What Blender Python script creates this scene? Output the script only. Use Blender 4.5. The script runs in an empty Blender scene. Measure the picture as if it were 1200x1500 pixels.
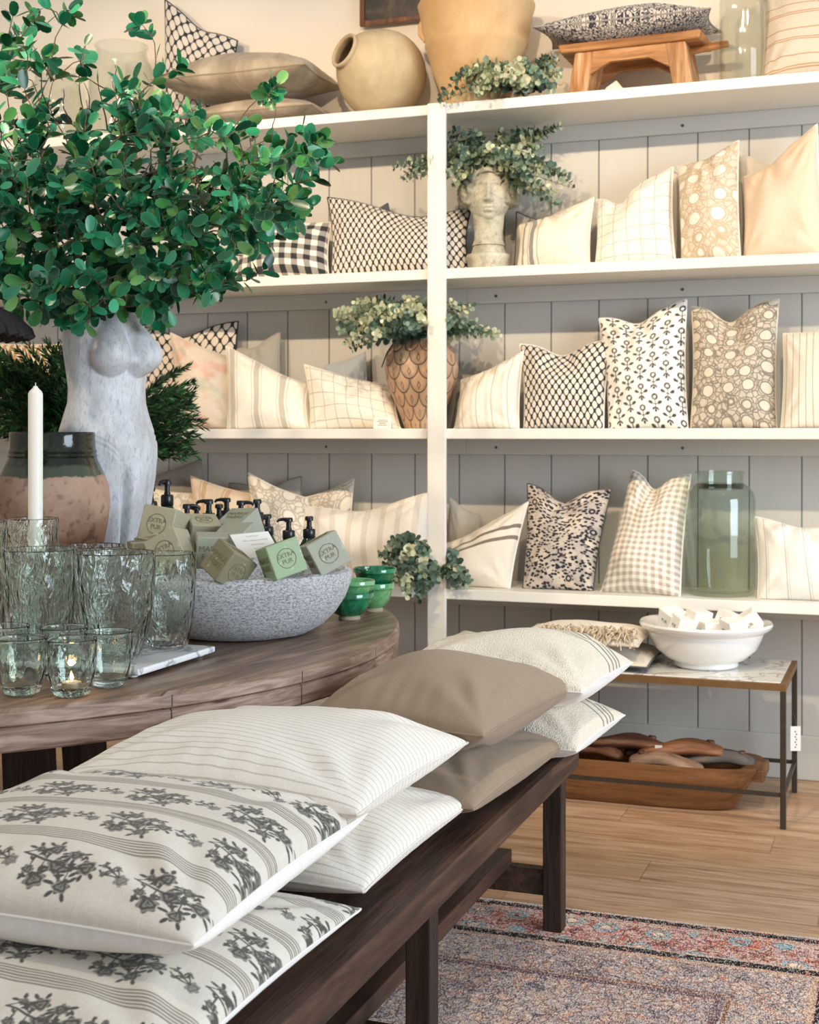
import bpy, bmesh, math, random
import numpy as np
from mathutils import Vector, Matrix, Euler, noise
SC = bpy.context.scene
COL = SC.collection
PI = math.pi

# ------------------------------------------------------------------ camera, world, lights, exposure
TH = math.radians(20.0); CT, ST = math.cos(TH), math.sin(TH)
FPX, HZ, CAMZ = 2000.0, 635.0, 1.25
cd = bpy.data.cameras.new('camera'); cam = bpy.data.objects.new('camera', cd); COL.objects.link(cam)
cam.location = (0, 0, CAMZ); cam.rotation_euler = (PI/2, 0, TH)
cd.sensor_fit = 'AUTO'; cd.sensor_width = 36.0; cd.lens = FPX/1500*36.0
cd.shift_y = -(750-HZ)/1500.0; cd.clip_start = 0.05
cd.dof.use_dof = True; cd.dof.focus_distance = 2.75; cd.dof.aperture_fstop = 9.0
SC.camera = cam
SC.view_settings.view_transform = 'Standard'; SC.view_settings.look = 'None'
SC.view_settings.gamma = 1.0; SC.view_settings.exposure = 0.0
SC.view_settings.use_curve_mapping = False
w = bpy.data.worlds.new('world'); SC.world = w; w.use_nodes = True
w.node_tree.nodes['Background'].inputs[0].default_value = (0.95, 0.97, 1.0, 1)
w.node_tree.nodes['Background'].inputs[1].default_value = 0.53

def lamp(name, kind, loc, target, energy, color, **kw):
    d = bpy.data.lights.new(name, kind); d.energy = energy; d.color = color
    for k, v in kw.items(): setattr(d, k, v)
    o = bpy.data.objects.new(name, d); COL.objects.link(o); o.location = loc
    o.rotation_euler = (Vector(target)-Vector(loc)).to_track_quat('-Z', 'Y').to_euler()
    o['kind'] = 'helper'
    return o
WARM = (1.0, 0.78, 0.54)
lamp('window_daylight', 'AREA', (3.6, 1.7, 1.75), (-1.0, 2.9, 0.9), 225, (0.76, 0.88, 1.0), shape='RECTANGLE', size=2.6, size_y=2.2)
for i, x in enumerate((-3.4, -2.3, -1.2, -0.1)):
    lamp('ceiling_spotlight', 'SPOT', (x+0.1, 2.05, 3.2), (x, 5.0, 1.62), 158, WARM, spot_size=math.radians(66), spot_blend=0.45, shadow_soft_size=0.035)
lamp('ceiling_spotlight', 'SPOT', (-2.5, 1.2, 3.2), (-1.4, 2.6, 0.6), 85, (1.0, 0.84, 0.64), spot_size=math.radians(75), spot_blend=0.7, shadow_soft_size=0.06)

lamp('ceiling_spotlight', 'SPOT', (0.1, 3.1, 3.3), (-0.1, 3.55, 0.0), 85, (1.0, 0.88, 0.74), spot_size=math.radians(64), spot_blend=0.6, shadow_soft_size=0.05)

# ------------------------------------------------------------------ pixel helpers (rays of the real camera, met with real planes)
def ray(px, py):
    rx = (px-600)/FPX
    return Vector((rx*CT-ST, rx*ST+CT, -(py-HZ)/FPX))
def at_t(px, py, t): return Vector((0, 0, CAMZ))+ray(px, py)*t
def at_y(px, py, y): r = ray(px, py); return Vector((0, 0, CAMZ))+r*(y/r.y)
def at_z(px, py, z): r = ray(px, py); return Vector((0, 0, CAMZ))+r*((z-CAMZ)/r.z)
WY = 5.128                                   # the back wall's face
def at_d(px, py, d): return at_y(px, py, WY-d)

# ------------------------------------------------------------------ node material helper
class M:
    def __init__(s, name):
        s.m = bpy.data.materials.new(name); s.m.use_nodes = True; s.t = s.m.node_tree
        s.b = s.t.nodes['Principled BSDF']
    def n(s, typ, **kw):
        nd = s.t.nodes.new(typ)
        for k, v in kw.items(): setattr(nd, k, v)
        return nd
    def _in(s, sock, v):
        if isinstance(v, bpy.types.NodeSocket): s.t.links.new(v, sock)
        else:
            if sock.type == 'RGBA' and len(v) == 3: v = (*v, 1)
            sock.default_value = v
    def math(s, op, a, b=None, c=None, clamp=False):
        nd = s.n('ShaderNodeMath', operation=op); nd.use_clamp = clamp
        s._in(nd.inputs[0], a)
        if b is not None: s._in(nd.inputs[1], b)
        if c is not None: s._in(nd.inputs[2], c)
        return nd.outputs[0]
    def mix(s, f, a, b, mode='MIX'):
        nd = s.n('ShaderNodeMix', data_type='RGBA', blend_type=mode)
        s._in(nd.inputs[0], f); s._in(nd.inputs[6], a); s._in(nd.inputs[7], b)
        return nd.outputs[2]
    def coord(s, which='Object'):
        return s.n('ShaderNodeTexCoord').outputs[which]
    def uv(s):
        return s.n('ShaderNodeUVMap').outputs[0]
    def mapping(s, vec, scale=(1, 1, 1), rot=(0, 0, 0), loc=(0, 0, 0)):
        nd = s.n('ShaderNodeMapping'); s._in(nd.inputs[0], vec)
        nd.inputs['Scale'].default_value = scale; nd.inputs['Rotation'].default_value = rot; nd.inputs['Location'].default_value = loc
        return nd.outputs[0]
    def sep(s, vec):
        nd = s.n('ShaderNodeSeparateXYZ'); s._in(nd.inputs[0], vec); return nd.outputs
    def comb(s, x, y, z=0.0):
        nd = s.n('ShaderNodeCombineXYZ')
        for i, v in enumerate((x, y, z)): s._in(nd.inputs[i], v)
        return nd.outputs[0]
    def noise(s, vec=None, scale=5, detail=3, rough=0.5, dist=0.0, out=0):
        nd = s.n('ShaderNodeTexNoise')
        if vec is not None: s._in(nd.inputs['Vector'], vec)
        nd.inputs['Scale'].default_value = scale; nd.inputs['Detail'].default_value = detail
        nd.inputs['Roughness'].default_value = rough; nd.inputs['Distortion'].default_value = dist
        return nd.outputs[out]
    def vor(s, vec, scale=5, feature='F1', out='Distance', rnd=1.0):
        nd = s.n('ShaderNodeTexVoronoi', feature=feature); s._in(nd.inputs['Vector'], vec)
        nd.inputs['Scale'].default_value = scale; nd.inputs['Randomness'].default_value = rnd
        return nd.outputs[out]
    def ramp(s, f, stops, interp='LINEAR'):
        nd = s.n('ShaderNodeValToRGB'); s._in(nd.inputs[0], f); cr = nd.color_ramp; cr.interpolation = interp
        while len(cr.elements) < len(stops): cr.elements.new(0.5)
        for e, (p, c) in zip(cr.elements, stops):
            e.position = p; e.color = (*c, 1) if len(c) == 3 else c
        return nd.outputs[0]
    def step(s, f, a, b):                     # smooth 0..1 from a to b
        nd = s.n('ShaderNodeMapRange'); nd.interpolation_type = 'SMOOTHSTEP'; s._in(nd.inputs[0], f)
        nd.inputs[1].default_value = a; nd.inputs[2].default_value = b
        return nd.outputs[0]
    def bands(s, c, period, lines, soft=0.0008):   # mask of lines (centre, half width) repeated every period
        m = s.math('MULTIPLY', s.math('FRACT', s.math('DIVIDE', c, period)), period)
        acc = None
        for c0, hw in lines:
            d = s.math('ABSOLUTE', s.math('SUBTRACT', m, c0))
            k = s.step(d, hw+soft, hw-soft)
            acc = k if acc is None else s.math('MAXIMUM', acc, k)
        return acc
    def bump(s, h, strength=0.3, dist=0.01, normal=None):
        nd = s.n('ShaderNodeBump'); s._in(nd.inputs['Height'], h)
        nd.inputs['Strength'].default_value = strength; nd.inputs['Distance'].default_value = dist
        if normal is not None: s._in(nd.inputs['Normal'], normal)
        return nd.outputs[0]
    def out(s, color=None, rough=None, metal=None, normal=None, **kw):
        if color is not None: s._in(s.b.inputs['Base Color'], color)
        if rough is not None: s._in(s.b.inputs['Roughness'], rough)
        if metal is not None: s._in(s.b.inputs['Metallic'], metal)
        if normal is not None: s._in(s.b.inputs['Normal'], normal)
        for k, v in kw.items(): s._in(s.b.inputs[k.replace('_', ' ')], v)
        return s.m

def hexc(h, k=1.0):                            # sRGB hex -> linear
    r = []
    for i in (0, 2, 4):
        c = int(h[i:i+2], 16)/255
        r.append((c/12.92 if c <= 0.04045 else ((c+0.055)/1.055)**2.4)*k)
    return tuple(r)

def plain(name, c, rough=0.6, metal=0.0, var=0.12, scale=12, bump=0.15, bscale=60):
    m = M(name); co = m.coord()
    v = m.noise(co, scale, 4)
    col = m.mix(v, tuple(x*(1-var) for x in c), tuple(min(1, x*(1+var)) for x in c))
    return m.out(col, rough, metal, m.bump(m.noise(co, bscale, 3), bump, 0.004))

# ------------------------------------------------------------------ mesh helpers
def mesh(name, V, Fc, mat=None, parent=None, smooth=True, uv=None, attr=None, loc=None, mats=None, midx=None):
    """V (n,3) in the parent's frame; Fc list of faces or (n,k) array; uv per vertex; attr per-vertex colour"""
    me = bpy.data.meshes.new(name)
    V = np.asarray(V, dtype=np.float64).reshape(-1, 3)
    if isinstance(Fc, np.ndarray):
        k = Fc.shape[1]; nf = Fc.shape[0]
        me.vertices.add(len(V)); me.vertices.foreach_set('co', V.ravel())
        me.loops.add(nf*k); me.loops.foreach_set('vertex_index', Fc.ravel().astype(np.int32))
        me.polygons.add(nf); me.polygons.foreach_set('loop_start', np.arange(0, nf*k, k, dtype=np.int32))
        me.polygons.foreach_set('loop_total', np.full(nf, k, dtype=np.int32))
        me.update(calc_edges=True); me.validate()
    else:
        me.from_pydata([tuple(v) for v in V], [], [tuple(int(i) for i in f) for f in Fc]); me.update()
    if uv is not None:
        L = np.empty(len(me.loops), dtype=np.int32); me.loops.foreach_get('vertex_index', L)
        ul = me.uv_layers.new(name='UVMap'); ul.data.foreach_set('uv', np.asarray(uv, dtype=np.float32)[L].ravel())
    if attr is not None:
        a = me.color_attributes.new('pattern', 'FLOAT_COLOR', 'POINT')
        c = np.ones((len(V), 4), dtype=np.float32); c[:, :3] = attr; a.data.foreach_set('color', c.ravel())
    me.polygons.foreach_set('use_smooth', np.full(len(me.polygons), smooth))
    for m_ in (mats or ([mat] if mat else [])): me.materials.append(m_)
    if midx is not None: me.polygons.foreach_set('material_index', np.asarray(midx, dtype=np.int32))
    o = bpy.data.objects.new(name, me); COL.objects.link(o)
    if parent is not None: o.parent = parent
    if loc is not None: o.location = loc
    return o

def tag(o, label=None, cat=None, group=None, kind=None):
    if label: o['label'] = label
    if cat: o['category'] = cat
    if group: o['group'] = group
    if kind: o['kind'] = kind
    return o
def empty(name, loc, label, cat, group=None, rot=(0, 0, 0)):
    o = bpy.data.objects.new(name, None); COL.objects.link(o); o.location = loc; o.rotation_euler = rot
    o.empty_display_size = 0.05
    return tag(o, label, cat, group)
def struct(name, V, Fc, mat, smooth=False, **k):
    return tag(mesh(name, V, Fc, mat, None, smooth, **k), kind='structure')
def copy_tree(o, parent=None):
    c = o.copy(); COL.objects.link(c)
    if parent is not None: c.parent = parent
    for ch in [x for x in o.children]: copy_tree(ch, c)
    return c

class G:                                        # growing geometry buffer
    def __init__(s): s.v = []; s.f = []
    def add(s, V, Fc):
        b = len(s.v); s.v += [tuple(x) for x in V]; s.f += [tuple(i+b for i in f) for f in Fc]; return s
    def box(s, x0, x1, y0, y1, z0, z1, R=None, o=(0, 0, 0)):
        P = [Vector(p) for p in ((x0, y0, z0), (x1, y0, z0), (x1, y1, z0), (x0, y1, z0), (x0, y0, z1), (x1, y0, z1), (x1, y1, z1), (x0, y1, z1))]
        if R is not None: P = [R @ p for p in P]
        P = [p+Vector(o) for p in P]
        return s.add(P, [(0, 3, 2, 1), (4, 5, 6, 7), (0, 1, 5, 4), (1, 2, 6, 5), (2, 3, 7, 6), (3, 0, 4, 7)])
    def lathe(s, prof, seg=48, o=(0, 0, 0), caps=True, R=None, fn=None):
        V = []
        for r, z in prof:
            for i in range(seg):
                a = 2*PI*i/seg; p = Vector((r*math.cos(a), r*math.sin(a), z))
                if fn: p = fn(p, a)
                if R is not None: p = R @ p
                V.append(p+Vector(o))
        Fc = [(j*seg+i, j*seg+(i+1) % seg, (j+1)*seg+(i+1) % seg, (j+1)*seg+i) for j in range(len(prof)-1) for i in range(seg)]
        if caps:
            if prof[0][0] > 1e-5: Fc.append(tuple(range(seg))[::-1])
            if prof[-1][0] > 1e-5: Fc.append(tuple((len(prof)-1)*seg+i for i in range(seg)))
        return s.add(V, Fc)
    def tube(s, pts, rad, sides=8, caps=True):
        pts = [Vector(p) for p in pts]; n = len(pts)
        rad = rad if isinstance(rad, (list, tuple)) else [rad]*n
        V = []; up = Vector((0, 0, 1)); u = None
        for i, p in enumerate(pts):
            d = (pts[min(i+1, n-1)]-pts[max(i-1, 0)])
            if d.length < 1e-9: d = Vector((0, 0, 1))
            d.normalize()
            if u is None:
                u = d.cross(up if abs(d.z) < 0.9 else Vector((1, 0, 0))).normalized()
            else:
                u = (u-d*u.dot(d)); u = u.normalized() if u.length > 1e-6 else d.orthogonal().normalized()
            v_ = d.cross(u)
            for k in range(sides):
                a = 2*PI*k/sides; V.append(p+(u*math.cos(a)+v_*math.sin(a))*rad[i])
        Fc = [(j*sides+k, j*sides+(k+1) % sides, (j+1)*sides+(k+1) % sides, (j+1)*sides+k) for j in range(n-1) for k in range(sides)]
        if caps: Fc += [tuple(range(sides))[::-1], tuple((n-1)*sides+k for k in range(sides))]
        return s.add(V, Fc)
    def ball(s, c, r, seg=10, rings=7, sc=(1, 1, 1), R=None):
        V = [(0, 0, -1)]
        for j in range(1, rings):
            t = -PI/2+PI*j/rings
            V += [(math.cos(t)*math.cos(2*PI*i/seg), math.cos(t)*math.sin(2*PI*i/seg), math.sin(t)) for i in range(seg)]
        V.append((0, 0, 1))
        W = []
        for p in V:
            p = Vector((p[0]*r*sc[0], p[1]*r*sc[1], p[2]*r*sc[2]))
            if R is not None: p = R @ p
            W.append(p+Vector(c))
        Fc = [(0, 1+(i+1) % seg, 1+i) for i in range(seg)]
        for j in range(rings-2):
            a = 1+j*seg; Fc += [(a+i, a+(i+1) % seg, a+seg+(i+1) % seg, a+seg+i) for i in range(seg)]
        a = 1+(rings-2)*seg; Fc += [(a+i, a+(i+1) % seg, len(V)-1) for i in range(seg)]
        return s.add(W, Fc)
    def build(s, name, mat, parent=None, smooth=True, bevel=0, loc=None, segs=2, sub=0):
        o = mesh(name, s.v, s.f, mat, parent, smooth, loc=loc)
        if bevel:
            b = o.modifiers.new('bevel', 'BEVEL'); b.width = bevel; b.segments = segs; b.limit_method = 'ANGLE'; b.angle_limit = math.radians(40)
        if sub:
            b = o.modifiers.new('subsurf', 'SUBSURF'); b.levels = sub; b.render_levels = sub
        if smooth:
            try:
                import bmesh as _b
                bm = _b.new(); bm.from_mesh(o.data)
                for e in bm.edges:
                    if len(e.link_faces) == 2 and e.calc_face_angle(0) > math.radians(38): e.smooth = False
                bm.to_mesh(o.data); bm.free()
            except Exception: pass
        return o
def nz(p, sc=1.0, seed=0.0):
    return noise.noise(Vector((p[0]*sc+seed, p[1]*sc+seed*1.3, p[2]*sc-seed*0.7)))
def text_mesh(name, body, size, mat, parent, loc, rot, extrude=0.0006, align='CENTER'):
    c = bpy.data.curves.new('lettering', 'FONT'); c.body = body; c.size = size; c.extrude = extrude
    c.align_x = align; c.align_y = 'CENTER'; c.resolution_u = 2
    t = bpy.data.objects.new('lettering', c); COL.objects.link(t)
    dg = bpy.context.evaluated_depsgraph_get(); me = bpy.data.meshes.new_from_object(t.evaluated_get(dg))
    bpy.data.objects.remove(t); bpy.data.curves.remove(c)
    me.materials.clear(); me.materials.append(mat)
    o = bpy.data.objects.new(name, me); COL.objects.link(o); o.parent = parent; o.location = loc; o.rotation_euler = rot
    return o
# ------------------------------------------------------------------ room materials
def mk_paint(name, c, rough=0.5):
    m = M(name); co = m.coord()
    g = m.noise(m.mapping(co, (1.5, 1.5, 14)), 6, 4)
    return m.out(m.mix(m.noise(co, 3, 3), tuple(x*0.95 for x in c), c), rough, 0, m.bump(g, 0.05, 0.003))
white_paint = mk_paint('white_paint', hexc('ECE8DF'), 0.42)
plaster = mk_paint('cream_plaster', hexc('EADFCE'), 0.8)
def mk_planks():
    m = M('painted_boards'); co = m.coord(); x = m.sep(co)
    gr = m.bands(m.math('ADD', x[0], 1.658+0.186*20), 0.186, [(0.0, 0.0028), (0.186, 0.0028)], 0.0012)
    v = m.noise(m.mapping(co, (3, 3, 0.6)), 4, 4)
    col = m.mix(v, hexc('BDB9B1'), hexc('C9C5BC'))
    col = m.mix(gr, col, hexc('7D7E79'))
    return m.out(col, 0.55, 0, m.bump(m.math('SUBTRACT', 1.0, gr), 0.6, 0.004))
boards = mk_planks()
def mk_floor():
    m = M('oak_floor'); co = m.coord(); x = m.sep(co)
    row = m.math('FLOOR', m.math('DIVIDE', x[1], 0.19))
    off = m.math('MULTIPLY', m.math('FRACT', m.math('MULTIPLY', row, 0.377)), 1.3)
    xs = m.math('ADD', x[0], off)
    pl = m.math('FLOOR', m.math('DIVIDE', xs, 1.3))
    wn = m.n('ShaderNodeTexWhiteNoise', noise_dimensions='2D'); m._in(wn.inputs[0], m.comb(row, pl)); rnd = wn.outputs[0]
    gv = m.comb(m.math('MULTIPLY', x[0], 1.2), m.math('MULTIPLY', x[1], 14), m.math('MULTIPLY', rnd, 9))
    g1 = m.noise(gv, 2.2, 6, 0.62, 1.1)
    g2 = m.noise(m.comb(m.math('MULTIPLY', x[0], 4), m.math('MULTIPLY', x[1], 90), rnd), 2, 3)
    c = m.ramp(g1, [(0.3, hexc('866650')), (0.45, hexc('A98B72')), (0.6, hexc('BEA289')), (0.75, hexc('CBB39D'))])
    c = m.mix(m.math('MULTIPLY', rnd, 0.35), c, hexc('9B7650'))
    c = m.mix(m.math('MULTIPLY', m.step(g2, 0.55, 0.75), 0.35), c, hexc('7B5A3C'))
    seam = m.bands(x[1], 0.19, [(0, 0.0012), (0.19, 0.0012)], 0.0006)
    seam = m.math('MAXIMUM', seam, m.bands(xs, 1.3, [(0, 0.0012), (1.3, 0.0012)], 0.0006))
    c = m.mix(m.math('MULTIPLY', seam, 0.6), c, hexc('4A3523'))
    hs = m.n('ShaderNodeHueSaturation'); hs.inputs['Saturation'].default_value = 1.12; hs.inputs['Value'].default_value = 1.1; m._in(hs.inputs['Color'], c)
    return m.out(hs.outputs[0], 0.42, 0, m.bump(g2, 0.12, 0.002))
floor_m = mk_floor()
def mk_wood(name, c1, c2, c3, rough=0.5, axis=0, scale=1.0, bump=0.35, spec=0.4):
    m = M(name); co = m.coord(); s = [16*scale]*3; s[axis] = 1.3*scale
    v = m.mapping(co, tuple(s))
    g = m.noise(v, 1.6, 6, 0.6, 0.9); f = m.noise(m.mapping(co, tuple(x*5 for x in s)), 1.5, 3)
    c = m.ramp(g, [(0.3, c1), (0.5, c2), (0.7, c3)])
    c = m.mix(m.math('MULTIPLY', m.step(f, 0.5, 0.75), 0.5), c, tuple(x*0.45 for x in c1))
    c = m.mix(m.math('MULTIPLY', m.step(m.noise(co, 3.5, 4), 0.45, 0.7), 0.3), c, c3)
    r = m.math('MULTIPLY_ADD', f, 0.2, rough-0.1)
    return m.out(c, r, 0, m.bump(f, bump, 0.003), Specular_IOR_Level=spec)
dark_wood_y = mk_wood('dark_stained_timber', hexc('20130D'), hexc('3F291F'), hexc('5E4134'), 0.55, 1)
dark_wood_z = mk_wood('dark_stained_posts', hexc('170E09'), hexc('2E1E15'), hexc('4A362A'), 0.6, 2)
orange_wood = mk_wood('honey_wood', hexc('7E4E26'), hexc('B07844'), hexc('CE9C6A'), 0.5, 0)
orange_wood_z = mk_wood('honey_wood_legs', hexc('7A4A22'), hexc('B07A48'), hexc('D9B48C'), 0.6, 2)
trough_wood = mk_wood('trough_wood', hexc('4A2C16'), hexc('7A5230'), hexc('946842'), 0.5, 0)
last_wood = mk_wood('old_beech', hexc('3B241A'), hexc('6B4634'), hexc('8E6A52'), 0.5, 0)

# ------------------------------------------------------------------ room shell
XL, XR = -5.2, 3.8
struct('floor', [(XL, -1, 0), (XR, -1, 0), (XR, WY+.1, 0), (XL, WY+.1, 0)], [(0, 1, 2, 3)], floor_m)
g = G().box(XL, XR, WY, WY+0.1, 0, 2.45); tag(g.build('wall_back', boards, None, False), kind='structure')
g = G().box(XL, XR, WY, WY+0.1, 2.45, 3.7); tag(g.build('wall_upper', plaster, None, False), kind='structure')
g = G().box(XL-0.1, XL, -1, WY+0.1, 0, 3.7); tag(g.build('wall_left', plaster, None, False), kind='structure')
g = G().box(XL, XR, WY-0.018, WY, 0, 0.16); tag(g.build('baseboard_back', white_paint_b := mk_paint('grey_white_paint', hexc('C9C5BC')), None, False, 0.004), kind='structure')

# ------------------------------------------------------------------ built-in shelves
SD = 0.362; SY = WY-SD; TK = 0.038
SHZ = {1: 2.465, 2: 1.857, 3: 1.268, 4: 0.679}
SHL = dict(SHZ)
PX0, PX1 = -1.659, -1.588                     # the upright between the two bays
XE = 1.4; XW = -4.3
screw_m = plain('screw_steel', hexc('6A6A68'), 0.4, 0.8)
pr = empty('shelf_upright', ((PX0+PX1)/2, SY, 0), 'tall white painted upright standing between the left and right bays of shelves', 'shelf post')
G().box(-(PX1-PX0)/2, (PX1-PX0)/2, -0.018, -0.0005, 0, 2.4655).build('post', white_paint, pr, False, 0.003)
names = {1: 'top', 2: 'second', 3: 'third', 4: 'lowest'}
for side, Z, x0, x1 in (('left', SHL, XW, PX0+.035), ('right', SHZ, PX0+.0355, XE)):
    for k in (1, 2, 3, 4):
        z = Z[k]
        lab = {('left', 1): 'top white shelf left of the upright, under the round clay jar', ('left', 2): 'white shelf left of the upright, under the buffalo check cushion',
               ('left', 3): 'white shelf left of the upright, under the scale patterned vase', ('left', 4): 'lowest white shelf left of the upright, behind the green glazed bowls',
               ('right', 1): 'top white shelf right of the upright, under the wooden stool', ('right', 2): 'white shelf right of the upright, under the stone head planter',
               ('right', 3): 'white shelf right of the upright, under the small flower sprig cushion', ('right', 4): 'lowest white shelf right of the upright, under the green glass jar'}[(side, k)]
        r = empty('wall_shelf', ((x0+x1)/2, SY, z), lab, 'shelf', 'white painted shelves along the wall')
        hx = (x1-x0)/2
        G().box(-hx, hx, 0, SD-0.0005, -TK, 0).build('shelf_board', white_paint, r, False, 0.003)
        b = G().box(-hx, hx, SD-0.018, SD-0.0006, -TK-0.062, -TK-0.0003).build('back_cleat', white_paint_b, r, False, 0.002)
        xs = at_d(1000, 185, 0.02).x
        for q in range(-4, 4):
            xx = xs+q*0.72
            if x0+0.05 < xx < x1-0.05:
                c = G(); c.lathe([(0.0001, 0), (0.005, 0.0005), (0.006, 0.002)], 10, (xx-(x0+x1)/2, SD-0.018, -TK-0.034), True, Matrix.Rotation(PI/2, 3, 'X'))
                c.build('screw', screw_m, b)
# ------------------------------------------------------------------ cushion fabrics
def fabric(name, colfn, rough=0.9, weave=0.25, wscale=500, slub=0.0):
    m = M(name); uv = m.uv(); x = m.sep(uv)
    c = colfn(m, uv, x)
    a = m.noise(m.mapping(uv, (wscale, wscale*0.12, 1)), 1, 2); b = m.noise(m.mapping(uv, (wscale*0.12, wscale, 1)), 1, 2)
    h = m.math('ADD', a, b)
    c = m.mix(m.math('MULTIPLY', m.step(h, 0.8, 1.25), 0.16), c, m.mix(1.0, c, (0.55, 0.52, 0.48), 'MULTIPLY'))
    if slub:
        h = m.math('ADD', h, m.math('MULTIPLY', m.noise(uv, 260, 3), slub))
    return m.out(c, rough, 0, m.bump(h, weave, 0.002), Sheen_Weight=0.12)
def solid(name, h, var=0.06, **k):
    c = hexc(h) if isinstance(h, str) else h
    return fabric(name, lambda m, uv, x: m.mix(m.noise(uv, 9, 4), tuple(v*(1-var) for v in c), tuple(min(1, v*(1+var)) for v in c)), **k)
CREAM, LINEN, OFFW = hexc('EDE4D3'), hexc('DFD3BF'), hexc('F0ECE3')
cream_linen = solid('cream_linen', 'EFE6D6'); white_linen = solid('white_linen', 'F1EEE8'); natural_linen = solid('natural_linen', 'D9CFBE')
peach_linen = solid('peach_linen', 'EBD3B8'); grey_linen = solid('grey_linen', 'A7A49C'); bluegrey = solid('blue_grey_cotton', 'AEB4BA')
grey_velvet = solid('grey_velvet', '8B857C', 0.2); black_cloth = solid('black_cloth', '24262A'); dark_grey = solid('dark_grey_cloth', '55565A')
olive_linen = solid('olive_linen', '927F6A', 0.08, weave=0.3, wscale=420)
def velvet_fn(m, uv, x):
    n1 = m.noise(uv, 7, 5, 0.6, 0.6)
    return m.ramp(n1, [(0.3, hexc('7C6E5A')), (0.5, hexc('A3927A')), (0.7, hexc('C2B299'))])
washed_velvet = fabric('washed_velvet', velvet_fn, 0.6)
def lattice_fn(base, dot, px=0.021, py=0.036, a=0.36, b=0.40, flip=False):
    def fn(m, uv, x):
        def grid(ox, oy):
            u = m.math('SUBTRACT', m.math('FRACT', m.math('ADD', m.math('DIVIDE', x[0], px), ox)), 0.5)
            v = m.math('SUBTRACT', m.math('FRACT', m.math('ADD', m.math('DIVIDE', x[1], py), oy)), 0.5)
            u2 = m.math('POWER', m.math('ABSOLUTE', m.math('DIVIDE', u, a)), 1.6); v2 = m.math('POWER', m.math('ABSOLUTE', m.math('DIVIDE', v, b)), 1.6)
            return m.step(m.math('ADD', u2, v2), 1.08, 0.85)
        k = m.math('MAXIMUM', grid(0, 0), grid(0.5, 0.5))
        return m.mix(k, base, dot)
    return fn
INK = hexc('22252A')
lattice = fabric('black_lattice_print', lattice_fn(INK, hexc('DCD3C6'), px=.027, py=.044, a=0.335, b=0.335))
lattice_big = fabric('black_honeycomb_print', lattice_fn(INK, hexc('D8CDBE'), 0.046, 0.064, 0.35, 0.35))
def check_fn(base, line, pu, pv, w=0.0014):
    def fn(m, uv, x):
        k = m.math('MAXIMUM', m.bands(x[0], pu, [(pu*.5, w)]), m.bands(x[1], pv, [(pv*.5, w)]))
        return m.mix(m.math('MULTIPLY', k, 0.85), m.mix(m.noise(uv, 8, 3), tuple(c*.95 for c in base), base), line)
    return fn
windowpane = fabric('windowpane_check', check_fn(hexc('F0E8DA'), hexc('A39C90'), 0.052, 0.052))
def gingham_fn(base, mid, dark, p):
    def fn(m, uv, x):
        a = m.bands(x[0], p, [(p*.5, p*.25)], 0.0006); b = m.bands(x[1], p, [(p*.5, p*.25)], 0.0006)
        return m.mix(m.math('MULTIPLY', a, b), m.mix(m.math('MAXIMUM', a, b), base, mid), dark)
    return fn
buffalo = fabric('buffalo_check', gingham_fn(hexc('EFE6D5'), hexc('99938A'), hexc('2C2C2E'), 0.052))
gingham = fabric('small_gingham', gingham_fn(hexc('F3EEE4'), hexc('DAD2C6'), hexc('B7AC9E'), 0.024))
def stripes_fn(base, line, period, lines, axis=0, k=0.85):
    def fn(m, uv, x):
        s = m.bands(x[axis], period, lines)
        return m.mix(m.math('MULTIPLY', s, k), m.mix(m.noise(uv, 8, 3), tuple(c*.95 for c in base), base), line)
    return fn
wide_stripe = fabric('taupe_wide_stripe', stripes_fn(hexc('F2EBDE'), hexc('BDB4A3'), 0.115, [(0.03, 0.012), (0.052, 0.0015), (0.008, 0.0015)]))
thin_stripe = fabric('thin_grey_stripe', stripes_fn(hexc('EFE5D2'), hexc('8E8878'), 0.024, [(0.012, 0.0012)]))
soft_stripe = fabric('soft_taupe_stripe', stripes_fn(hexc('EEE6D8'), hexc('B7AB98'), 0.06, [(0.02, 0.001), (0.026, 0.001), (0.045, 0.002)]))
peach_stripe = fabric('peach_stripe', stripes_fn(hexc('EBD6BC'), hexc('C79A6A'), 0.11, [(0.05, 0.003), (0.07, 0.010)], k=0.6))
pale_stripe = fabric('pale_broad_stripe', stripes_fn(hexc('EFE9DF'), hexc('D5CBBC'), 0.07, [(0.02, 0.012)], k=0.7))
orange_stripe = fabric('rust_line_stripe', stripes_fn(hexc('DACBB5'), hexc('B97F4C'), 0.105, [(0.03, 0.002), (0.038, 0.002), (0.075, 0.002)], 1))
grain_stripe = fabric('grainsack_stripe', stripes_fn(hexc('EDE4D4'), hexc('6E6253'), 0.9, [(0.19, 0.006), (0.155, 0.006)], 1, 0.9))
blue_stripe = fabric('blue_stitched_stripe', stripes_fn(hexc('EDE0CC'), hexc('59616C'), 0.9, [(0.03, 0.004), (0.055, 0.0015), (0.07, 0.009), (0.095, 0.0015), (0.30, 0.004), (0.318, 0.0015)], 0, 0.75))
ticking = fabric('white_ticking', stripes_fn(hexc('F3F0E8'), hexc('A9A9A0'), 0.07, [(0.03, 0.0018), (0.038, 0.0008)], 0, 0.7))
basket_stripe = fabric('honey_and_cream_stripe', stripes_fn(hexc('F0DDBE'), hexc('B98850'), 0.036, [(0.018, 0.009)], 0, 0.9))
def rib_fn(m, uv, x):
    s = m.bands(x[1], 0.0165, [(0.008, 0.0012)], 0.0009)
    return m.mix(m.math('MULTIPLY', s, 0.5), hexc('E9E3D8'), hexc('958D7E'))
ribbed = fabric('ribbed_white_cotton', rib_fn, weave=0.3)
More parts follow.
